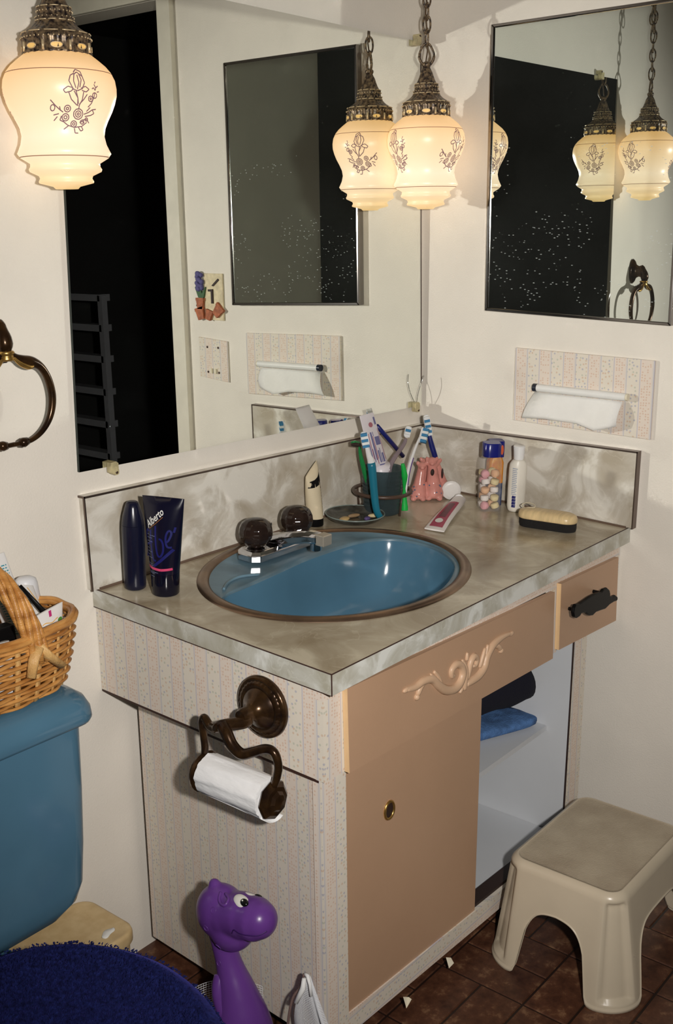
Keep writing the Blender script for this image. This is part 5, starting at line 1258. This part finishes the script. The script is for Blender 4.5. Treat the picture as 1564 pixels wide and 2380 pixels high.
for o_, hh, r_ in ((.004, 1.0, .0050), (-.004, 1.01, .0048), (.0005, 1.05, .0046)):
    obj('rim_strand', tube([bo(2 * PI * k / 80, hh + .012 * math.sin(20 * PI * k / 80), o_) for k in range(80)], r_, 8, closed=True), m_wick, bk, smooth=True)
# handle: arch from front to back, wrapped in strands
AX = -1.352
def arch(t, off=0.0, dx=0.0):
    a = PI * (1 - t); y = BC[1] - math.cos(PI - a) * 0 + (-math.cos(PI * t)) * .092; z = BZ + .070 + .150 * math.sin(PI * t) ** .8
    return Vector((AX + dx + .014 * (1 - math.sin(PI * t)) - .02 * math.sin(PI * t), BC[1] + (-math.cos(PI * t)) * .098, z))
obj('handle', tube([arch(i / 24) for i in range(25)], [.0078] * 25, 10), m_wick, bk, smooth=True)
hnd = bk.children[-1]
for q_ in range(7):
    pts = []
    for i in range(49):
        t = i / 48; c = arch(t); d = (arch(min(1, t + .01)) - arch(max(0, t - .01))).normalized(); s_ = Vector((1, 0, 0)); u_ = d.cross(s_).normalized(); an = 2 * PI * q_ / 7 + t * 7.5
        pts.append(c + (s_ * math.cos(an) * 1.55 + u_ * math.sin(an) * .8) * .0095)
    obj('handle_wrap', tube(pts, .0056, 6, flat=.6), m_wick, hnd, smooth=True)
for sgx in (-1, 1):
    p0 = arch(.04) + Vector((0, -.008, 0)); obj('lashing', tube([p0, p0 + Vector((sgx * .013, -.002, -.018)), p0 + Vector((sgx * .030 + .008, -.0045, -.044))], [.0085, .0090, .0075], 8, flat=.5), m_wick2, bk, smooth=True)

def lean_tube(name, label, quad, th_, m, cat='tube'):
    """flat squeeze tube: quad = bottom left, bottom right, top right, top left"""
    q_ = [Vector(p) for p in quad]; nrm = (q_[1] - q_[0]).cross(q_[3] - q_[0]).normalized()
    if nrm.dot(TW_) < 0: nrm = -nrm
    def at_(u, v, e=0.0, s=1): return q_[0].lerp(q_[1], u).lerp(q_[3].lerp(q_[2], u), v) + nrm * s * (th_ * (1 - .88 * v) * math.sqrt(max(0, 1 - (2 * u - 1) ** 2)) + .0006 + e)
    rings = []
    for j in range(9):
        us = [.5 - .5 * math.cos(PI * i / 12) for i in range(13)]; rings.append([at_(u, j / 8) for u in us] + [at_(u, j / 8, 0, -1) for u in us[::-1][1:-1]])
    t = thing(name, label, cat, tuple((q_[0] + q_[1]) / 2)); b = obj('tube_body', loft(rings), m, t, smooth=True, auto=1.0)
    return t, b, at_
m_tw = mat('white tube plastic', (.78, .77, .76), .35)
def petal(at_, u, v, r, m, par, n=8, r2=.35, asp=1.0, name='printed_flower'):
    mb = MB()
    for k in range(n):
        a = 2 * PI * k / n; pts = []
        for i in range(8):
            th_ = 2 * PI * i / 8; x = r * (.62 + .38 * math.cos(th_)); y = r * .26 * math.sin(th_)
            pts.append(at_(u + (x * math.cos(a) - y * math.sin(a)), v + (x * math.sin(a) + y * math.cos(a)) * asp, .0005))
        mb.add((pts, [tuple(range(8))]))
    return obj(name, mb.out(), m, par)
def dotp(at_, u, v, r, m, par, asp=1.0, e=.0008, name='printed_dot', ru=1.0):
    return obj(name, ([at_(u + r * ru * math.cos(2 * PI * k / 14), v + r * asp * math.sin(2 * PI * k / 14), e) for k in range(14)], [tuple(range(14))]), m, par)
m_tealp = mat('teal print', (.06, .30, .38), .5); m_palet = mat('pale teal panel', (.55, .70, .72), .5); m_yel = mat('yellow orange print', (.78, .42, .06), .5); m_pur = mat('violet print', (.09, .03, .22), .5); m_mag = mat('magenta print', (.50, .03, .18), .5); m_grn = mat('green print', (.08, .28, .04), .5); m_lil = mat('lilac print', (.45, .42, .60), .5)
# tall white tube with teal instructions
t, b, at_ = lean_tube('lotion_tube', 'tall white tube with teal small print at the back of the basket', [(-1.310, -.100, .800), (-1.260, -.100, .786), (-1.289, -.070, .9480), (-1.342, -.070, .9440)], .014, m_tw)
obj('pale_panel', loft([[at_(.08 + .8 * i / 5, v, .0004) for i in range(6)] for v in (.10, .60)], False, False, closed=False), m_palet, b)
random.seed(6); ms = MB()
for i in range(26):
    v = .12 + i * .030
    if i in (17, 20): continue
    u = .12 if i < 18 else .10
    while u < .86:
        w = random.uniform(.05, .13); ms.add(([at_(u, v, .0008), at_(min(.88, u + w), v, .0008), at_(min(.88, u + w), v + .013, .0008), at_(u, v + .013, .0008)], [(0, 1, 2, 3)])); u += w + .035
o = obj('small_print', ms.out(), m_tealp, b); o['kind'] = 'stuff'
# white tube with violet and orange flowers
t, b, at_ = lean_tube('flowered_tube', 'leaning white tube with violet and orange flowers under the black comb', [(-1.292, -.165, .8040), (-1.242, -.150, .7960), (-1.288, -.100, .8930), (-1.310, -.105, .8840)], .015, m_tw)
petal(at_, .30, .52, .15, m_yel, b, asp=.55); dotp(at_, .30, .52, .07, m_yel, b, .55)
petal(at_, .52, .24, .26, m_pur, b, 6, asp=.55); dotp(at_, .50, .14, .12, m_yel, b, .45)
# second white tube, yellow curved line and lilac lettering
t, b, at_ = lean_tube('soap_pouch', 'rounded white pack with yellow curve and lilac lettering in the basket', [(-1.270, -.116, .7960), (-1.240, -.106, .7980), (-1.252, -.088, .8840), (-1.284, -.095, .8960)], .012, m_tw)
obj('yellow_curve', (lambda P_: loft([[at_(u - .03, v, .0006), at_(u + .03, v, .0006)] for u, v in P_], False, False, closed=False))([(.93 - .5 * (i / 10) ** 2.2, .15 + .80 * i / 10) for i in range(11)]), m_yel, b)
ms = MB(); random.seed(12)
for i in range(12):
    v = .25 + i * .052; u = .66 - .26 * (i / 11) ** 1.6; ms.add(([at_(u - .10, v, .0006), at_(u + .06, v + .012, .0006), at_(u + .05, v + .034, .0006), at_(u - .08, v + .022, .0006)], [(0, 1, 2, 3)]))
o = obj('lilac_lettering', ms.out(), m_lil, b); o['kind'] = 'stuff'
o = obj('round_jar', mapped(lathe([(.017, 0), (.0195, .003), (.0195, .030), (.018, .038), (.012, .042), (.002, .043)], 28), lambda p: (-1.2420 + p[0] + p[2] * -.12, -.0600 + p[1] * .9, .8500 + p[2])), mat('frosted white plastic', (.72, .73, .76), .4), None, smooth=True)
center_origin(o); tag(o, 'domed frosted white pot behind the white pack in the basket', 'pot')
# black comb
t = thing('comb', 'black comb leaning across the white tubes in the basket', 'comb', (-1.24, -.15, .80))
ca = Vector((-1.3050, -.1310, .9070)); cb_ = Vector((-1.2660, -.1640, .8330))
obj('comb_spine', tube([ca, ca.lerp(cb_, .5), cb_], [.0028, .0048, .0066], 8, flat=.5, up=TW_), m_black, t, smooth=True)
# front white tube with flowers and a pink tab
t, b, at_ = lean_tube('flowered_tube', 'short white tube with pink daisies and magenta tab at the basket front', [(-1.310, -.172, .8100), (-1.258, -.166, .8100), (-1.2520, -.166, .8720), (-1.3130, -.172, .8640)], .010, m_tw)
petal(at_, .34, .42, .17, m_mag, b, 11, asp=.9, name='printed_daisy'); dotp(at_, .34, .42, .06, m_yel, b, .9)
for (u, v, r, m_) in ((.74, .44, .06, m_mag), (.60, .36, .05, m_grn), (.84, .60, .07, m_grn), (.90, .52, .05, m_grn), (.12, .55, .05, m_grn), (.66, .30, .05, m_mag), (.50, .56, .03, m_yel)): dotp(at_, u, v, r, m_, b, .9, ru=1.3)
obj('magenta_tab', loft([[at_(.47, .80, .0005), at_(.56, .80, .0005)], [at_(.47, .97, .0005), at_(.56, .97, .0005)]], False, False, closed=False), m_mag, b)
obj('gold_line', loft([[at_(.2 + .07 * i, .64 + .03 * math.sin(i), .0006) for i in range(9)], [at_(.2 + .07 * i, .665 + .03 * math.sin(i), .0006) for i in range(9)]], False, False, closed=False), m_yel, b)
o = obj('white_bottle', mapped(lathe([(.019, 0), (.021, .004), (.021, .050), (.017, .064), (.009, .070), (.009, .078)], 26), lambda p: (-1.372 + p[0], -.175 + p[1] * .6, .7480 + p[2] * 1.2)), m_tw, None, smooth=True)
center_origin(o); tag(o, 'white bottle half hidden behind the basket handle', 'bottle')
o = obj('black_case', mapped(box(-.020, .020, -.012, .012, 0, .085), lambda p: (-1.340 + p[0] - .1 * p[2], -.130 + p[1], .765 + p[2])), m_black, None); bevel(o, .003); center_origin(o); tag(o, 'black case behind the handle inside the basket', 'case')
o = obj('tweezers', tube([(-1.268, -.140, .850), (-1.292, -.128, .880), (-1.2975, -.126, .8870), (-1.308, -.124, .893)], [.0012, .0014, .0022, .0024], 6), mat('dark steel', (.10, .12, .12), .3, metal=.7), None, smooth=True)
center_origin(o); tag(o, 'thin dark steel tool poking out beside the comb', 'tool')

# ------------------------------------------------------------ step stool
st = thing('step_stool', 'beige moulded plastic step stool on the tiled floor', 'stool', (-.395, -.725, 0))
m_stool = mat('beige stool plastic', (.60, .52, .395), .28, vary=.05, vscale=6); m_stool_top = mat('grimy stool top', (.40, .33, .24), .5, vary=.12, vscale=14, second=(.50, .43, .32), bump=.5, bscale=300)
SX0, SX1, SY0, SY1 = -.5600, -.2300, -.8500, -.5980; SH = .232
SCX, SCY = (SX0 + SX1) / 2, (SY0 + SY1) / 2; SW, SD = SX1 - SX0, SY1 - SY0
def perim(n_side=40, rc=.042, nc=18):
    """(x, y, side, t along the side, corner parameter)"""
    out = []
    W2, D2 = SW / 2, SD / 2
    cs = [(1, 1, 0), (-1, 1, PI / 2), (-1, -1, PI), (1, -1, 1.5 * PI)]
    for q_, (sx, sy, a0) in enumerate(cs):
        for k in range(nc + 1):
            a = a0 + PI / 2 * k / nc; out.append((sx * (W2 - rc) + rc * math.cos(a), sy * (D2 - rc) + rc * math.sin(a), math.cos(a), math.sin(a), abs(k / nc - .5) * .5 * PI * rc, True))
        L_ = (SW if q_ % 2 == 0 else SD) - 2 * rc
        sx2, sy2, a2 = cs[(q_ + 1) % 4]; A_ = Vector((sx * (W2 - rc) + rc * math.cos(a2), sy * (D2 - rc) + rc * math.sin(a2))); B_ = Vector((sx2 * (W2 - rc) + rc * math.cos(a2), sy2 * (D2 - rc) + rc * math.sin(a2)))
        for k in range(1, n_side):
            t = k / n_side; p = A_.lerp(B_, t); s_ = min(t, 1 - t) * L_; out.append((p.x, p.y, math.cos(a2), math.sin(a2), .25 * PI * rc + s_, False))
    return out
PM = perim()
LEGW = .041; RISE = .030
def zlow(s):     # lower edge as a function of the distance from the corner's middle
    if s < LEGW - .016: return 0.0
    if s < LEGW: return .016 - math.sqrt(max(0, .016 ** 2 - (s - LEGW + .016) ** 2))
    k = (s - LEGW)
    ztop = .150
    return .016 + 6.4 * k if k < .0125 else ztop - (ztop - .096) * math.exp(-(k - .0125) / .016)
def wallpt(i, f):   # f 0 at the top edge, 1 at the lower edge
    x, y, nx, ny, s, c = PM[i]; z1 = SH - .016; z0 = zlow(s); z = z1 + (z0 - z1) * f
    spl = .150 * (z1 - z)          # legs splay outwards
    ch = 0.0
    if s < .021 and .016 < z < SH - .012:
        e = min(1, (.021 - s) / .004) * min(1, (z - .016) / .004) * min(1, (SH - .012 - z) / .016); ch = -.0105 * e * e * (3 - 2 * e)
    lipd = .0022 if f > .97 else 0
    return (SCX + x + nx * (spl + ch + lipd), SCY + y + ny * (spl + ch + lipd), z)
rings = []
NF = 44
fs_ = [i / NF for i in range(NF)] + [.965, .98, 1.0]; fs_ = sorted(set(fs_))
shell = []
for ins, dz in ((.016, .0), (.012, -.0008), (.0065, -.0045), (.0022, -.0100), (0, -.016)):
    shell.append([(SCX + p[0] - p[2] * ins, SCY + p[1] - p[3] * ins, SH + dz - (.0 if ins else 0)) for p in PM])
for f in fs_[1:]: shell.append([wallpt(i, f) for i in range(len(PM))])
so_ = obj('stool_shell', loft(shell, False, False), m_stool, st, smooth=True)
sl = so_.modifiers.new('solid', 'SOLIDIFY'); sl.thickness = .0035; sl.offset = -1
rings = [[(SCX + p[0] - p[2] * ins, SCY + p[1] - p[3] * ins, SH + dz) for p in PM] for ins, dz in ((.0155, 0.0002), (.018, -.0010), (.022, -.0012), (.036, -.0012))]
obj('stool_top', loft(rings, False, True), m_stool_top, st, smooth=True, label='worn grimy top surface of the stool')

# ------------------------------------------------------------ purple dinosaur toy in a net bag
ty = thing('toy_dinosaur', 'purple plastic long-necked dinosaur toy with painted eyes', 'toy', (-1.155, -.44, 0))
m_purp = mat('purple toy plastic', (.125, .040, .245), .3, vary=.04)
X0 = -1.150
mb = MB()
mb.add(sphere((X0, -.4000, .3400), (.040, .0480, .0490), 24, 16))
mb.add(sphere((X0, -.4230, .3200), (.038, .0420, .0400), 24, 16))
mb.add(tube(spline([(X0, -.4150, .3420), (X0, -.4450, .3530), (X0, -.4750, .3590), (X0, -.4930, .3620)], 5), [.039] * 3 + [.038] * 5 + [.036] * 5 + [.034, .033, .031], 20))
mb.add(sphere((X0, -.4870, .3620), (.032, .0310, .0320), 24, 16))
mb.add(sphere((X0, -.3850, .3870), (.010, .0110, .0100), 12, 8))
mb.add(tube(spline([(X0, -.3940, .3150), (X0, -.4020, .2750), (X0, -.4150, .2350), (X0, -.4280, .1950), (X0, -.4360, .1500), (X0, -.4360, .0900)], 5), [.030, .026, .0235, .022, .0215, .021, .0212, .0215, .022, .023, .0245, .026, .028, .030, .032, .0345, .0365, .039, .042, .045, .048, .052, .055, .058, .060, .061], 24))
mb.add(sphere((X0, -.4250, .0850), (.062, .0760, .0750), 24, 16))
mb.add(tube([(X0, -.38, .07), (X0, -.355, .05), (X0, -.340, .045)], [.040, .026, .010], 14))
for sx in (-1, 1):
    for yy in (-.465, -.385): mb.add(tube([(X0 + sx * .030, yy, .080), (X0 + sx * .034, yy - .004, .035), (X0 + sx * .034, yy - .008, .002)], [.026, .022, .024], 14))
bd = obj('body', mb.out(), m_purp, ty, smooth=True)
rm = bd.modifiers.new('remesh', 'REMESH'); rm.mode = 'VOXEL'; rm.voxel_size = .0030; rm.use_smooth_shade = True
sm_ = bd.modifiers.new('smooth', 'SMOOTH'); sm_.iterations = 9; sm_.factor = .6
m_eye = mat('white eye paint', (.80, .78, .72), .2); m_pup = mat('black eye paint', (.006, .006, .006), .1)
def onhead(c, a, n, r, m, name, par):
    c, a, n = Vector(c), Vector(a).normalized(), Vector(n).normalized(); a = (a - n * a.dot(n)).normalized(); b = n.cross(a)
    v, f = sphere((0, 0, 0), r, 24, 12)
    return obj(name, ([tuple(c + a * p[0] + b * p[1] + n * p[2]) for p in v], f), m, par, smooth=True)
EN = (-.42, .04, .90); EAX = (-.26, -.95, .05)
ey = onhead((-1.1600, -.4585, .3885), EAX, EN, (.0195, .0110, .0060), m_eye, 'eye', ty)
onhead((-1.1630, -.4680, .3925), EAX, EN, (.0090, .0062, .0052), m_pup, 'pupil', ey)
onhead((-1.1655, -.4660, .3972), EAX, EN, (.0014, .0014, .0010), m_eye, 'eye_glint', ey)
ey2 = onhead((-1.1350, -.4580, .3845), (.2, -.95, .05), (.55, .04, .80), (.0180, .0105, .0050), m_eye, 'eye', ty)
onhead((-1.1300, -.4680, .3860), (.2, -.95, .05), (.55, .04, .80), (.0080, .0055, .0040), m_pup, 'pupil', ey2)
obj('ear', tube(spline([(-1.1600, -.4100, .3862), (-1.1688, -.4150, .3815), (-1.1738, -.4228, .3782), (-1.1760, -.4330, .3795), (-1.1720, -.4362, .3835), (-1.1640, -.4320, .3862), (-1.1585, -.4200, .3870)], 5), .0026, 8), m_purp, ty, smooth=True)
obj('smile', tube(spline([(-1.1853, -.4589, .3442), (-1.1858, -.4646, .3530), (-1.1848, -.4760, .3515), (-1.1814, -.4912, .3523), (-1.1725, -.5065, .3538), (-1.1613, -.5152, .3595)], 6), .0012, 6), mat('dark purple groove', (.04, .008, .10), .4), ty, smooth=True)
obj('arm', tube(spline([(-1.1640, -.4060, .2270), (-1.1740, -.4090, .2120), (-1.1800, -.4160, .1900), (-1.1810, -.4300, .1600)], 5), [.007] + [.0115] * 8 + [.0110] * 6 + [.009], 12), m_purp, ty, smooth=True)
for c, n, r_ in (((-1.1884, -.4002, .3290), (-.99, -.02, -.15), .0050), ((-1.1822, -.4140, .3656), (-.86, -.07, .51), .0050), ((-1.1713, -.4094, .2554), (-1, 0, .06), .0050), ((-1.1810, -.4202, .2981), (-.83, .09, -.56), .0055)):
    n = Vector(n).normalized(); t1 = n.orthogonal().normalized(); t2 = n.cross(t1)
    obj('skin_ring', tube([Vector(c) + (t1 * math.cos(2 * PI * k / 14) + t2 * math.sin(2 * PI * k / 14)) * r_ for k in range(14)], .0007, 5, closed=True), m_purp, ty, smooth=True)
obj('blue_foot', sphere((X0 - .03, -.4860, .1320), (.014, .016, .020), 14, 10), mat('blue toy plastic', (.03, .12, .40), .3), ty, smooth=True)
# net bag round it
m_net = mat('white net cord', (.66, .67, .70), .7)
nb = thing('net_bag', 'white mesh bag slumped open round the purple dinosaur toy', 'bag', (-1.16, -.47, 0))
def netgrid(fn, nu, nv):
    v = []; f = []
    for j in range(nv + 1):
        for i in range(nu + 1): v.append(tuple(fn(i / nu, j / nv)))
    for j in range(nv):
        for i in range(nu):
            a = j * (nu + 1) + i; f.append((a, a + 1, a + nu + 2, a + nu + 1))
    return v, f
def dia(vf):    # turn the square cells to diamonds
    return vf
def netpart(name, fn, nu, nv, th_=.0011):
    v, f = netgrid(fn, nu, nv); off = rootloc(nb)
    me = bpy.data.meshes.new(name); me.from_pydata([tuple(Vector(p) - off) for p in v], [], f); me.materials.append(m_net); me.update()
    o = bpy.data.objects.new(name, me); COL.objects.link(o); o.parent = nb; w = o.modifiers.new('wire', 'WIREFRAME'); w.thickness = th_; w.use_replace = True; w.use_even_offset = False
    o['kind'] = 'stuff'; return o
# left fold along the rug
L0 = [Vector(p) for p in ((-1.235, -.3900, .2440), (-1.240, -.4400, .2400), (-1.245, -.4900, .2250), (-1.250, -.5450, .1950))]
def fl1(u, v):
    k = u * 3; i = min(2, int(k)); p = L0[i].lerp(L0[i + 1], k - i)
    return p + Vector((.004 * math.sin(u * 9), -.006 * v, -.20 * v)) + Vector((.006, 0, 0)) * math.sin(v * 3 + u * 4)
netpart('net_fold', fl1, 42, 46)
R0_ = Vector((-1.098, -.5440, .2530))
def fr1(u, v):      # fan from the peak down: u sweeps from left to right edge
    lo = Vector((-1.068, -.4850, .095)).lerp(Vector((-1.100, -.7000, .050)), u); bul = .012 * math.sin(u * PI * 3) * v
    up_ = R0_ + Vector((0, .004 - .010 * u, 0)); return up_.lerp(lo, v) + Vector((-.012 * math.sin(PI * v) - bul, 0, 0))
netpart('net_fold', fr1, 44, 52)
def fb1(u, v):
    a = PI * (.05 + .9 * u); top = Vector((-1.155 + .084 * math.cos(a), -.43 + .110 * math.sin(a), .150)); bot = Vector((-1.155 + .090 * math.cos(a), -.43 + .118 * math.sin(a), .004)); return top.lerp(bot, v)
netpart('net_fold', fb1, 50, 30)
m_ribbon = mat('white ribbon', (.80, .80, .80), .6)
obj('drawstring', tube(spline([R0_ + Vector((-.004, .004, .002)), R0_ + Vector((-.010, .008, -.022)), R0_ + Vector((-.020, .016, -.040)), R0_ + Vector((-.030, .018, -.075)), R0_ + Vector((-.036, .020, -.125))], 5), .0024, 6), mat('brown cord', (.16, .10, .09), .7), nb, smooth=True)
obj('cord_lock', tube([R0_ + Vector((-.012, -.003, .002)), R0_ + Vector((-.016, -.004, -.014)), R0_ + Vector((-.026, .004, -.040))], [.0035, .0050, .0040], 8), m_ribbon, nb, smooth=True)
obj('rim_tape', tube([R0_ + Vector((-.002, .004, .001)), R0_ + Vector((-.004, -.004, .002)), R0_ + Vector((-.006, -.010, -.010)), R0_ + Vector((-.008, -.014, -.030))], [.003, .0035, .003, .0025], 8), m_ribbon, nb, smooth=True)

# ------------------------------------------------------------ things on the worktop stand square to its slightly sloping face
for o in list(COL.objects):
    if o.parent is None and o.name.split('.')[0] in ('hair_gel_tube', 'spray_bottle', 'soap_dish', 'tumbler', 'ring_stand', 'pottery_holder', 'sweet_jar', 'orange_label_bottle', 'lotion_bottle', 'faucet') or (o.name == 'lotion_tube'):
        o.rotation_euler = (.04, 0, 0); o.location.z += .0004
